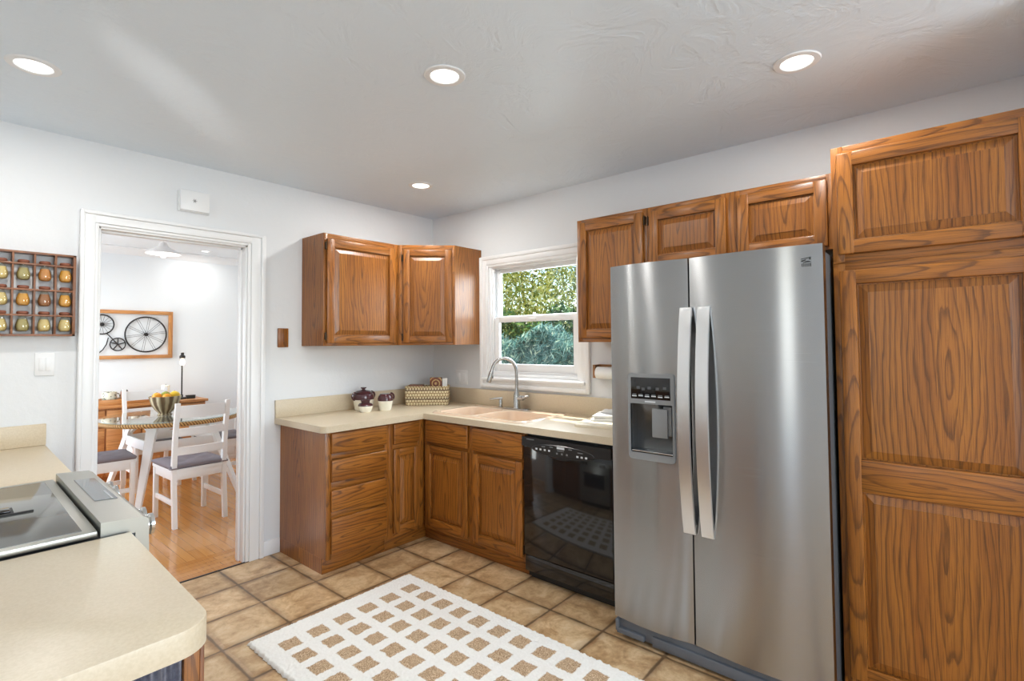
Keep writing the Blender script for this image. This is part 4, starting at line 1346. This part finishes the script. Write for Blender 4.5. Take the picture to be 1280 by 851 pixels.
# basket in the corner
t = thing('basket', 'rectangular woven seagrass basket in the counter corner', 'basket', (-0.255, -0.230, ZC), radians(-47))
bw, bd_, bh = 0.176, 0.085, 0.146
L0 = rrect(-bw * 0.97, bw * 0.97, -bd_ * 0.97, bd_ * 0.97, 0.02, 4); L1 = rrect(-bw, bw, -bd_, bd_, 0.022, 4)
I0 = rrect(-bw * 0.93, bw * 0.93, -bd_ * 0.88, bd_ * 0.88, 0.018, 4)
b = B()
b.loft([[(x, y, 0) for x, y in L0], [(x * 1.01, y * 1.01, bh * 0.5) for x, y in L1], [(x, y, bh) for x, y in L1], [(x, y, bh) for x, y in I0], [(x, y, 0.01) for x, y in I0]])
b.done('body', WOVEN, t)
b = B(); b.tube([(x * 0.985, y * 0.97, bh) for x, y in L1], 0.006, 8, closed=True); b.done('rim', WOVEN, t)
t = thing('patterned_box', 'ornate brown and gold patterned card box standing in the basket', 'box', (-0.208, -0.2805, ZC + 0.0105), radians(-47))
bx('carton', -0.049, 0.047, -0.030, 0.026, 0, 0.208, CARD, t, 0.002)
tag(bx('paper_pad', -0.018, 0.020, -0.030, 0.018, 0, 0.202, PAPER, None, 0.002, loc=(-0.1595, -0.3325, ZC + 0.0105), rotz=radians(-47)), 'pale paper pad beside the patterned box in the basket', 'pad')
t = thing('wooden_box', 'dark brown flat box lying low in the left of the basket', 'box', (-0.320, -0.160, ZC + 0.0105), radians(-47))
bx('carton', -0.055, 0.060, -0.055, 0.055, 0, 0.152, RACKWOOD, t, 0.003)

# board and towel beside the refrigerator
t = thing('cutting_board', 'pale cutting board lying on the counter next to the refrigerator', 'cutting board', (-0.270, -1.99, ZC), radians(14))
b = B(); b.poly(rrect(-0.15, 0.15, -0.22, 0.22, 0.02, 4), 0, 0.014, bev=0.004); b.done('board', simple('pale_board', srgb(226, 214, 190), 0.5), t)
def towel_sheet(w, d, z, h, seed):
    b = B(); rr = random.Random(seed)
    n = 18; rows = []
    for j in range(n + 1):
        row = []
        for i in range(n + 1):
            x = (i / n - 0.5) * w; y = (j / n - 0.5) * d
            e = max(abs(i / n - 0.5), abs(j / n - 0.5)) * 2
            hh = h * (1 - 0.55 * e ** 6) + 0.004 * sin(i * 0.7 + seed) * cos(j * 0.5 + seed)
            row.append((x, y, z + hh))
        rows.append(row)
    top, _ = b.grid(rows)
    rim = [top[0][i] for i in range(n + 1)] + [top[j][n] for j in range(1, n + 1)] + [top[n][i] for i in range(n - 1, -1, -1)] + [top[j][0] for j in range(n - 1, 0, -1)]
    low = [b.bm.verts.new((v.co.x, v.co.y, z)) for v in rim]
    for i in range(len(rim)):
        j = (i + 1) % len(rim); b.bm.faces.new((rim[i], rim[j], low[j], low[i]))
    b.bm.faces.new(low)
    return b
t = thing('dish_towel', 'folded white dish towel on the pale cutting board by the refrigerator', 'towel', (-0.165, -1.915, ZC + 0.0145), radians(20))
towel_sheet(0.20, 0.26, 0.0, 0.022, 1).done('lower_fold', COTTON, t, smooth=60)
towel_sheet(0.19, 0.24, 0.0225, 0.020, 2).done('upper_fold', COTTON, t, smooth=60)
q = towel_sheet(0.10, 0.15, 0.043, 0.018, 4).done('top_fold', COTTON, t, smooth=60)

# ================================================================== CEILING LIGHTS
def can(x, y, label, zc=H, r=0.082, group='recessed ceiling lights', watt=9.0):
    t = thing('recessed_light', label, 'ceiling light', (x, y, zc), 0, group)
    b = B(); b.lathe([(r * 0.70, -0.0015), (r * 0.74, -0.006), (r, -0.005), (r + 0.004, -0.001), (r + 0.003, 0.0), (r * 0.70, 0.0)], n=40)
    b.done('trim_ring', TRIM, t)
    b = B(); b.lathe([(0.001, -0.0028), (r * 0.70, -0.0026), (r * 0.70, -0.0006), (0.001, -0.0006)], n=40); b.done('lens', LENS, t)
    l = light('AREA', 'recessed_light_lamp', (x, y, zc - 0.012), watt, (1.0, 0.97, 0.92), r * 1.3, aim=(0, 0, -1), shape='DISK')
    return t
can(-2.750, -0.798, 'recessed ceiling light nearest the spice rack wall')
can(-1.6185, -1.963, 'recessed ceiling light in the middle of the kitchen ceiling')
can(-0.7234, -0.715, 'recessed ceiling light in the far corner above the sink')
can(-0.757, -3.097, 'recessed ceiling light above the refrigerator and pantry')
can(-0.79, 3.19, 'small recessed ceiling light in the dining room beyond the doorway', r=0.055, watt=4)

# ================================================================== DINING ROOM
# pendant
PX, PY, PZ = -1.46, 2.30, 2.335
t = thing('pendant_lamp', 'white enamel dome lamp hanging over the dining table', 'lamp', (PX, PY, PZ))
b = B(); b.lathe([(0.150, -0.030), (0.152, -0.026), (0.140, -0.012), (0.105, 0.012), (0.060, 0.034), (0.040, 0.045), (0.034, 0.070), (0.020, 0.085), (0.001, 0.086)], n=36, cap=False)
b.lathe([(0.150, -0.030), (0.137, -0.014), (0.100, 0.008), (0.04, 0.03), (0.001, 0.034)], n=36, cap=False)
b.done('shade', WHITEW, t, smooth=50)
b = B(); b.ball((0, 0, -0.030), 0.030, 1, 1, 1.2); b.lathe([(0.001, -0.020), (0.142, -0.024), (0.142, -0.020), (0.001, -0.014)], n=36); b.done('diffuser', PGLOW, t, smooth=40)
b = B(); b.tube([(0, 0, 0.08), (0, 0, H - PZ)], 0.006, 8); b.lathe([(0.001, H - PZ - 0.025), (0.045, H - PZ - 0.02), (0.05, H - PZ - 0.0005), (0.001, H - PZ - 0.0005)], n=20); b.done('stem', WHITEW, t)
light('AREA', 'pendant_lamp_light', (PX, PY, PZ - 0.065), 6, (1, 0.95, 0.87), 0.2, aim=(0, 0, -1), shape='DISK')

# wall art
AX0, AX1, AZ0, AZ1 = -2.02, -1.019, 1.266, 1.814
t = thing('bicycle_wall_art', 'wood-framed wire bicycle art on the dining room wall', 'wall art', (0, DY - 0.002, 0))
b = B(); fwid = 0.040; fd_ = 0.035
b.box(AX0, AX1, -fd_, 0, AZ1 - fwid, AZ1, 0.002, 0); b.box(AX0, AX1, -fd_, 0, AZ0, AZ0 + fwid, 0.002, 0)
b.box(AX0, AX0 + fwid, -fd_, 0, AZ0 + fwid, AZ1 - fwid, 0.002); b.box(AX1 - fwid, AX1, -fd_, 0, AZ0 + fwid, AZ1 - fwid, 0.002)
b.done('frame', PINE, t)
def wheel(cx, cz, r, rt_, ns, name, pairs=True):
    b = B()
    b.tube([(cx + r * cos(2 * pi * i / 48), -0.018, cz + r * sin(2 * pi * i / 48)) for i in range(48)], rt_, 8, closed=True)
    w = b.done(name, IRON, t)
    s = B()
    for i in range(ns):
        a = 2 * pi * i / ns + 0.15
        for o in ((-0.10, 0.10) if pairs else (0,)):
            s.tube([(cx + 0.02 * cos(a + o * 4), -0.018, cz + 0.02 * sin(a + o * 4)), (cx + r * cos(a + o * 0.5), -0.018, cz + r * sin(a + o * 0.5))], 0.0016, 5)
    s.done('spokes', IRON, w)
    h = B(); h.lathe([(0.001, -0.032), (0.020, -0.030), (0.020, -0.006), (0.001, -0.004)], (cx, 0, cz), 14, axis='y'); h.done('hub', IRON, w)
wheel(-1.282, 1.542, 0.200, 0.008, 10, 'large_wheel')
wheel(-1.690, 1.650, 0.106, 0.007, 16, 'small_wheel', False)
b = B()
b.tube([(-1.546 + 0.07 * cos(2 * pi * i / 32), -0.018, 1.430 + 0.07 * sin(2 * pi * i / 32)) for i in range(32)], 0.006, 8, closed=True)
for i in range(5):
    a = 2 * pi * i / 5 + 0.3
    b.tube([(-1.546, -0.018, 1.430), (-1.546 + 0.068 * cos(a), -0.018, 1.430 + 0.068 * sin(a))], 0.006, 6)
b.tube([(-1.546, -0.018, 1.430), (-1.632, -0.018, 1.535), (-1.645, -0.018, 1.546)], 0.006, 6)
b.done('crank', IRON, t)
b = B()
b.tube([(-1.632, -0.018, 1.505), (-1.648, -0.018, 1.43), (-1.68, -0.018, 1.37), (-1.715, -0.018, 1.335), (-1.745, -0.018, 1.355), (-1.80, -0.018, 1.40)], 0.006, 6)
b.done('frame_wire', IRON, t)

# sideboard
t = thing('sideboard', 'low pine sideboard with paneled drawers against the dining room wall', 'sideboard', (0, 0, 0))
SBX0, SBX1, SBY = -2.35, -0.765, 3.13
SBT = 0.790
b = B(); b.box(SBX0 - 0.02, SBX1, SBY - 0.02, DY - 0.018, SBT - 0.028, SBT, 0.004, 0); b.done('top', PINE, t)
b = B()
b.box(SBX0, SBX1 - 0.02, SBY + 0.02, DY - 0.02, 0.06, SBT - 0.028)
b.box(SBX0 + 0.02, SBX1 - 0.04, SBY + 0.05, DY - 0.03, 0, 0.06, 0, 0)
b.done('body', PINE, t)
ncol = 5
cwid = (SBX1 - 0.02 - SBX0) / ncol
for i in range(ncol):
    for z0, z1 in ((0.58, 0.745), (0.33, 0.565), (0.08, 0.315)):
        x0 = SBX0 + i * cwid + 0.008; x1 = SBX0 + (i + 1) * cwid - 0.008
        q = B(); q.box(x0, x1, SBY, SBY + 0.02, z0, z1, 0.003, 0); dr = q.done('drawer', PINE, t)
        q = B(); q.lathe([(0.001, -0.024), (0.012, -0.022), (0.013, -0.014), (0.006, -0.008), (0.006, 0.001), (0.001, 0.001)], ((x0 + x1) / 2, SBY, (z0 + z1) / 2), 12, axis='y'); q.done('knob', PINE, dr)
# things on the sideboard
ZS = SBT + 0.0005
t = thing('tray', 'long wooden tray with raised rim on the sideboard', 'tray', (-1.56, 3.29, ZS))
b = B(); b.box(-0.24, 0.24, -0.11, 0.11, 0, 0.01, 0.002, 0); b.box(-0.24, 0.24, -0.11, -0.098, 0.01, 0.058, 0.002, 0); b.box(-0.24, 0.24, 0.098, 0.11, 0.01, 0.058, 0.002, 0)
b.box(-0.24, -0.228, -0.098, 0.098, 0.01, 0.08, 0.002); b.box(0.228, 0.24, -0.098, 0.098, 0.01, 0.08, 0.002); b.done('body', PINE, t)
ZT = ZS + 0.0105
t = thing('cup', 'patterned ceramic cup standing in the tray on the sideboard', 'cup', (-1.665, 3.28, ZT))
b = B(); b.lathe([(0.001, 0), (0.046, 0), (0.062, 0.02), (0.066, 0.075), (0.064, 0.125), (0.060, 0.125), (0.058, 0.03), (0.001, 0.012)], n=24); b.done('body', CUPM, t)
b = B(); loop_handle(b, (0.060, 0, 0.075), 0.03, 0.006, (1, 0), 0); b.done('handle', CUPM, t)
t = thing('candle_jar', 'small brown box jar next to the patterned cup on the sideboard tray', 'jar', (-1.545, 3.24, ZT))
b = B(); b.poly(rrect(-0.03, 0.03, -0.03, 0.03, 0.008, 3), 0, 0.125, bev=0.003); b.done('body', RACKWOOD, t)
b = B(); b.poly(rrect(-0.026, 0.026, -0.026, 0.026, 0.008, 3), 0.125, 0.14, bev=0.003); b.done('lid', BLACKP, t)
t = thing('mug', 'plain white mug in the tray on the sideboard', 'mug', (-1.455, 3.232, ZT))
b = B(); b.lathe([(0.001, 0), (0.032, 0), (0.036, 0.01), (0.038, 0.09), (0.035, 0.09), (0.033, 0.012), (0.001, 0.01)], n=20); b.done('body', GLAZE_W, t)
b = B(); loop_handle(b, (0.035, 0, 0.05), 0.024, 0.005, (1, 0), 0); b.done('handle', GLAZE_W, t)
t = thing('black_dish', 'flat black dish behind the chair back on the sideboard tray', 'dish', (-1.400, 3.313, ZT))
b = B(); b.lathe([(0.001, 0.0), (0.015, 0), (0.018, 0.05), (0.064, 0.062), (0.066, 0.067), (0.001, 0.056)], n=24); b.done('body', BLACKP, t)
t = thing('candle', 'white pillar candle behind the fruit bowl on the sideboard', 'candle', (-1.142, 3.32, ZS))
b = B(); b.lathe([(0.001, 0), (0.042, 0), (0.042, 0.165), (0.036, 0.168), (0.001, 0.160)], n=24); b.done('wax', GLAZE_W, t)
b = B(); b.tube([(0, 0, 0.158), (0.002, 0, 0.182)], 0.0022, 6); b.done('wick', BLACKM, t)
t = thing('small_black_box', 'small black box next to the lamp on the sideboard', 'box', (-0.905, 3.26, ZS))
bx('body', -0.045, 0.045, -0.025, 0.025, 0, 0.030, BLACKP, t, 0.004); bx('lid', -0.047, 0.047, -0.027, 0.027, 0.030, 0.042, BLACKP, t, 0.004)
t = thing('pipe_lamp', 'black pipe table lamp with a bare glowing bulb on the sideboard', 'lamp', (-0.985, 3.30, ZS))
b = B(); b.lathe([(0.001, 0), (0.055, 0), (0.055, 0.012), (0.045, 0.018), (0.014, 0.022), (0.014, 0.05), (0.001, 0.05)], n=24); b.done('base', IRON, t)
b = B(); b.tube([(0, 0, 0.02), (0, 0, 0.46), (0, -0.003, 0.50)], 0.0075, 10)
b.tube([(0.0, 0.0, 0.44), (0.0, 0.0, 0.535)], 0.009, 10); b.done('pole', IRON, t)
b = B(); b.lathe([(0.001, 0.470), (0.022, 0.470), (0.030, 0.474), (0.030, 0.500), (0.022, 0.506), (0.016, 0.512), (0.016, 0.538), (0.001, 0.54)], (-0.008, -0.034, 0), 18); b.box(-0.012, 0.0, -0.034, 0.0, 0.512, 0.532, 0.003); b.done('socket', IRON, t)
b = B(); b.lathe([(0.001, 0.392), (0.014, 0.395), (0.023, 0.406), (0.027, 0.421), (0.024, 0.438), (0.017, 0.456), (0.014, 0.470), (0.001, 0.470)], (-0.008, -0.034, 0), 20); b.done('bulb', BULB, t, smooth=60)
pl = light('POINT', 'pipe_lamp_light', (-0.993, 3.21, ZS + 0.40), 1.2, (1, 0.75, 0.45)); pl.data.shadow_soft_size = 0.03

# dining table
TX, TY, TR, TZ = -1.40, 2.17, 0.575, 0.745
t = thing('dining_table', 'round glass-topped dining table with rope edge and splayed white legs', 'table', (TX, TY, 0))
b = B(); b.lathe([(0.001, TZ - 0.002), (TR - 0.004, TZ - 0.002), (TR, TZ + 0.001), (TR, TZ + 0.005), (TR - 0.004, TZ + 0.008), (0.001, TZ + 0.008)], n=72); b.done('glass_top', TGLASS, t)
b = B()
b.tube([(0.560 * cos(2 * pi * i / 72), 0.560 * sin(2 * pi * i / 72), TZ - 0.022) for i in range(72)], 0.019, 10, closed=True)
b.done('rope_rim', RATTAN, t)
b = B(); b.lathe([(0.545, TZ - 0.032), (0.545, TZ - 0.006), (0.51, TZ - 0.006), (0.51, TZ - 0.032), (0.545, TZ - 0.032)], n=60, cap=False); b.done('rim_ring', WHITEW, t)
feet = [(-0.38, -0.46), (0.41, -0.54), (0.42, 0.45), (-0.42, 0.45)]
for fx, fy in feet:
    q = B()
    L = hypot(fx, fy); ux, uy = fx / L, fy / L
    side = (-uy, ux, 0)
    pts = []
    n = 12
    for i in range(n + 1):
        s = i / n
        rad = 0.36 + (L - 0.36) * s
        z = (TZ - 0.03) * (1 - s)
        pts.append((ux * rad, uy * rad, z, 0.085 - 0.045 * s))
    loops = []
    for x, y, z, wd in pts:
        sx, sy = -uy, ux
        h = wd / 2; tt = 0.017
        loops.append([(x + sx * h + ux * tt, y + sy * h + uy * tt, z), (x - sx * h + ux * tt, y - sy * h + uy * tt, z), (x - sx * h - ux * tt, y - sy * h - uy * tt, z), (x + sx * h - ux * tt, y + sy * h - uy * tt, z)])
    q.loft(loops); q.done('leg', WHITEW, t, smooth=30)
def at_h(f, z):
    L = hypot(*f); s = 1 - z / (TZ - 0.03); rad = 0.36 + (L - 0.36) * s
    return (f[0] / L * rad, f[1] / L * rad)
for i in range(4):
    f0, f1 = feet[i], feet[(i + 1) % 4]
    a0 = at_h(f0, 0.53); a1 = at_h(f1, 0.53)
    q = B(); q.bar((a0[0], a0[1], 0.52), (a1[0], a1[1], 0.52), 0.085, 0.022, side=(0, 0, 1), bev=0.003); q.done('stretcher', WHITEW, t)
    # arched apron
    c0 = at_h(f0, 0.66); c1 = at_h(f1, 0.66)
    q = B(); n = 16
    dxy = Vector((c1[0] - c0[0], c1[1] - c0[1], 0)); nrm = Vector((-dxy.y, dxy.x, 0)).normalized() * 0.010
    rows = []
    for k in range(n + 1):
        s = k / n
        zlow = 0.575 + 0.095 * sin(pi * s) ** 0.7
        p = Vector((c0[0], c0[1], 0)) + dxy * s
        rows.append([tuple(p + nrm + Vector((0, 0, zlow))), tuple(p - nrm + Vector((0, 0, zlow))), tuple(p - nrm + Vector((0, 0, TZ - 0.032))), tuple(p + nrm + Vector((0, 0, TZ - 0.032)))])
    q.loft(rows); q.done('apron', WHITEW, t, smooth=30)

# fruit bowl
ZB = TZ + 0.0085
BX, BY = -1.455, 2.20
t = thing('fruit_bowl', 'striped pottery bowl on a foot, full of fruit, on the glass table', 'bowl', (BX, BY, ZB))
lob = lambda a, h: 0.03 * cos(14 * a) * min(1, h / 0.06)
b = B(); b.lathe([(0.001, 0.0), (0.060, 0.0), (0.062, 0.006), (0.050, 0.014), (0.056, 0.024), (0.088, 0.060), (0.112, 0.105), (0.125, 0.150), (0.131, 0.176), (0.125, 0.178), (0.117, 0.150), (0.104, 0.108), (0.078, 0.066), (0.03, 0.045), (0.001, 0.045)], n=84, lob=lob)
b.done('body', POTTERY, t, smooth=60)
for nm, dx, dy, dz, r, m, lb in (('orange', -0.072, -0.02, 0.178, 0.040, ORANGE, 'orange at the left of the fruit bowl'), ('orange', -0.008, -0.075, 0.172, 0.036, ORANGE, 'orange at the front centre of the fruit bowl, below the lime'),
                                 ('lime', 0.004, 0.0, 0.186, 0.036, LIME, 'green lime at the top middle of the fruit bowl'), ('lemon', 0.076, -0.008, 0.184, 0.038, LEMON, 'yellow lemon at the right of the fruit bowl'),
                                 ('orange', 0.03, 0.075, 0.178, 0.038, ORANGE, 'orange at the back of the fruit bowl')):
    t = thing(nm, lb, 'fruit', (BX + dx, BY + dy, ZB + dz))
    q = B()
    if nm == 'orange': q.ball((0, 0, 0), r, 1, 1, 0.94, 20, 14)
    else: q.lathe([(0.001, -1.25 * r), (0.2 * r, -1.18 * r), (0.62 * r, -0.85 * r), (0.96 * r, -0.25 * r), (0.96 * r, 0.25 * r), (0.62 * r, 0.85 * r), (0.2 * r, 1.18 * r), (0.001, 1.25 * r)], n=20, axis='x')
    q.done('peel', m, t, smooth=180)
    q = B(); q.lathe([(0.001, 0), (0.004, 0), (0.003, 0.003), (0.001, 0.003)], (0, 0, r * 0.93) if nm == 'orange' else (r * 0.0, 0, r * 0.97), 8); q.done('stem_end', TWIG, t)

# dining chairs
def make_chair(loc, rz, label):
    """front faces +y; origin at the floor under the seat centre"""
    t = thing('dining_chair', label, 'chair', loc, rz, 'dining chairs around the glass table')
    w2, SZ = 0.198, 0.445
    b = B(); b.poly(rrect(-w2 - 0.004, w2 + 0.004, -0.215, 0.235, 0.012, 3), SZ - 0.022, SZ, bev=0.004); b.done('seat', WHITEW, t)
    for s in (-1, 1):
        x = s * (w2 - 0.016)
        q = B(); q.bar((x, 0.205, 0.0), (x, 0.205, SZ - 0.022), 0.034, 0.034, bev=0.003); q.done('leg', WHITEW, t)
        q = B()
        q.loft([[(x + a * 0.016, y + c * hh, z) for a, c in ((-1, -1), (1, -1), (1, 1), (-1, 1))] for y, z, hh in ((-0.235, 0.0, 0.017), (-0.205, 0.30, 0.019), (-0.200, 0.46, 0.020), (-0.222, 0.70, 0.018), (-0.268, 0.965, 0.014))])
        q.done('leg', WHITEW, t, smooth=30)
        q = B(); q.box(x - 0.009, x + 0.009, -0.20, 0.20, SZ - 0.085, SZ - 0.022, 0.002); q.done('apron', WHITEW, t)
        q = B(); q.box(x - 0.008, x + 0.008, -0.205, 0.20, 0.165, 0.203, 0.002); q.done('stretcher', WHITEW, t)
    for y in (-0.20, 0.20):
        q = B(); q.box(-w2 + 0.03, w2 - 0.03, y - 0.009, y + 0.009, SZ - 0.085, SZ - 0.022, 0.002); q.done('apron', WHITEW, t)
    for z, hh, y in ((0.895, 0.095, -0.254), (0.735, 0.060, -0.229), (0.585, 0.060, -0.211)):
        q = B(); n = 8
        rows = []
        for i in range(n + 1):
            x = -w2 + 0.028 + (2 * w2 - 0.056) * i / n
            yy = y - 0.016 * (1 - (2 * i / n - 1) ** 2)
            rows.append([(x, yy - 0.008, z - hh / 2), (x, yy + 0.008, z - hh / 2), (x, yy + 0.008, z + hh / 2), (x, yy - 0.008, z + hh / 2)])
        q.loft(rows); q.done('back_slat', WHITEW, t, smooth=30)
    # tufted cushion
    q = B(); n = 20; rows = []
    cw_, cd_ = 0.205, 0.215
    tufts = [(-0.09, -0.08), (0.09, -0.08), (-0.09, 0.09), (0.09, 0.09), (0, 0.005)]
    for j in range(n + 1):
        row = []
        for i in range(n + 1):
            x = (i / n * 2 - 1) * cw_; y = (j / n * 2 - 1) * cd_ + 0.012
            e = max(abs(i / n * 2 - 1), abs(j / n * 2 - 1))
            z = SZ + 0.028 + 0.016 * (1 - e ** 6)
            for a, c in tufts: z -= 0.022 * math.exp(-((x - a) ** 2 + (y - c) ** 2) / 0.0014)
            row.append((x, y, z))
        rows.append(row)
    top, _ = q.grid(rows)
    rim = [top[0][i] for i in range(n + 1)] + [top[j][n] for j in range(1, n + 1)] + [top[n][i] for i in range(n - 1, -1, -1)] + [top[j][0] for j in range(n - 1, 0, -1)]
    prev = rim
    for k, (sc, zz) in enumerate(((1.02, SZ + 0.016), (0.985, SZ + 0.0005))):
        cur = [q.bm.verts.new((v.co.x * sc, (v.co.y - 0.012) * sc + 0.012, zz)) for v in rim]
        for i in range(len(rim)):
            j = (i + 1) % len(rim); q.bm.faces.new((prev[i], prev[j], cur[j], cur[i]))
        prev = cur
    q.bm.faces.new(prev)
    cu = q.done('cushion', CUSH, t, smooth=70)
    for a, c in tufts:
        k = B(); k.ball((a, c, SZ + 0.024), 0.012, 1, 1, 0.5, 10, 6); k.done('button', DGREY, cu, smooth=180)
    for s in (-1, 1):
        k = B(); k.tube([(s * 0.205, -0.16, SZ + 0.012), (s * 0.212, -0.205, SZ + 0.010), (s * 0.200, -0.232, SZ + 0.012), (s * 0.16, -0.228, SZ + 0.012)], 0.0055, 6); k.done('tie', CUSH, cu)
    return t

ch = make_chair((-1.520, 1.295, 0), radians(1.5), 'white ladder-back dining chair nearest the doorway, its back to the kitchen')
dup(ch, (-1.990, 2.02, 0), radians(-92), 'white dining chair at the left of the table, mostly hidden by the door frame')
dup(ch, (-1.435, 2.66, 0), radians(180), 'white ladder-back dining chair behind the fruit bowl at the far side of the table')
dup(ch, (-0.885, 2.36, 0), radians(88), 'white dining chair at the right of the table, cut off by the door frame')

# ================================================================== GARDEN outside the sink window
tag(bx('garden_ground', 0.13, 9, -6, 9, -0.5, -0.3, SOIL, smooth=0), 'bare garden soil outside the kitchen window', 'ground')['kind'] = 'structure'
def shrub(name, label, cat, ctr, size, n, leaf, mat, seed, droop=0.0, lump=5.0, group=None, wr=(0.28, 0.5)):
    """leaf blades spread through the outer shell of a lumpy mound"""
    t = thing(name, label, cat, (ctr[0], ctr[1], -0.3), 0, group)
    rr = random.Random(seed)
    bm = bmesh.new()
    for _ in range(n):
        y = rr.uniform(-1, 1); z = rr.uniform(0, 1)
        hz = size[2] * (1 - 0.12 * abs(sin(y * lump)) - 0.15 * max(0, abs(y) - 0.8) * 5)
        prof = 1 - 0.55 * max(0, z - 0.55) ** 1.4 * 2 + 0.16 * sin(y * lump * 2.1 + z * 5) * sin(z * 9 + y * 3)
        dpth = rr.random() ** 2.0
        x = -size[0] * prof * (1 - 0.6 * dpth)
        if rr.random() < 0.14: x, z = rr.uniform(-size[0] * 0.6, size[0] * 0.3), 0.93 + 0.09 * rr.random()
        p = Vector((x, y * size[1], z * hz))
        L = leaf * rr.uniform(0.6, 1.4); Wd = L * rr.uniform(*wr)
        d = Vector((rr.uniform(-1, 0.2), rr.uniform(-1, 1), rr.uniform(-1, 1) - droop)).normalized()
        s = d.cross(Vector((rr.uniform(-1, 1), rr.uniform(-1, 1), rr.uniform(-1, 1)))).normalized()
        k = d.cross(s) * Wd * 0.3
        vs = [bm.verts.new(p - d * L / 2), bm.verts.new(p + s * Wd / 2 + k), bm.verts.new(p + d * L / 2), bm.verts.new(p - s * Wd / 2 + k)]
        bm.faces.new(vs)
    me = bpy.data.meshes.new('foliage'); bm.to_mesh(me); bm.free(); me.materials.append(mat)
    o = bpy.data.objects.new('foliage', me); COL.objects.link(o); o.parent = t
    q = B()
    for k in range(5):
        yy = (k - 2) * size[1] * 0.4
        q.tube([(0, yy, 0), (-0.05, yy + 0.04, size[2] * 0.5), (-size[0] * 0.3, yy + 0.1, size[2] * 0.85)], [0.03, 0.02, 0.006], 7)
    q.done('branches', TWIG, t)
    return t
shrub('juniper_shrub', 'blue-green feathery shrub filling the lower window pane', 'shrub', (2.55, 0.55, 0), (0.52, 1.9, 1.92), 40000, 0.13, LEAF_B, 11, 0.5, wr=(0.09, 0.18))
shrub('hedge', 'tall sunlit yellow-green hedge seen through the upper window pane', 'hedge', (4.7, 1.3, 0), (0.85, 3.4, 4.5), 110000, 0.075, LEAF_Y, 12, 0.0, 7.0)
shrub('leafy_bush', 'dark green bush between the feathery shrub and the tall hedge', 'shrub', (3.35, 0.9, 0), (0.42, 2.3, 2.25), 14000, 0.10, LEAF_G, 13, 0.0, 6.0)
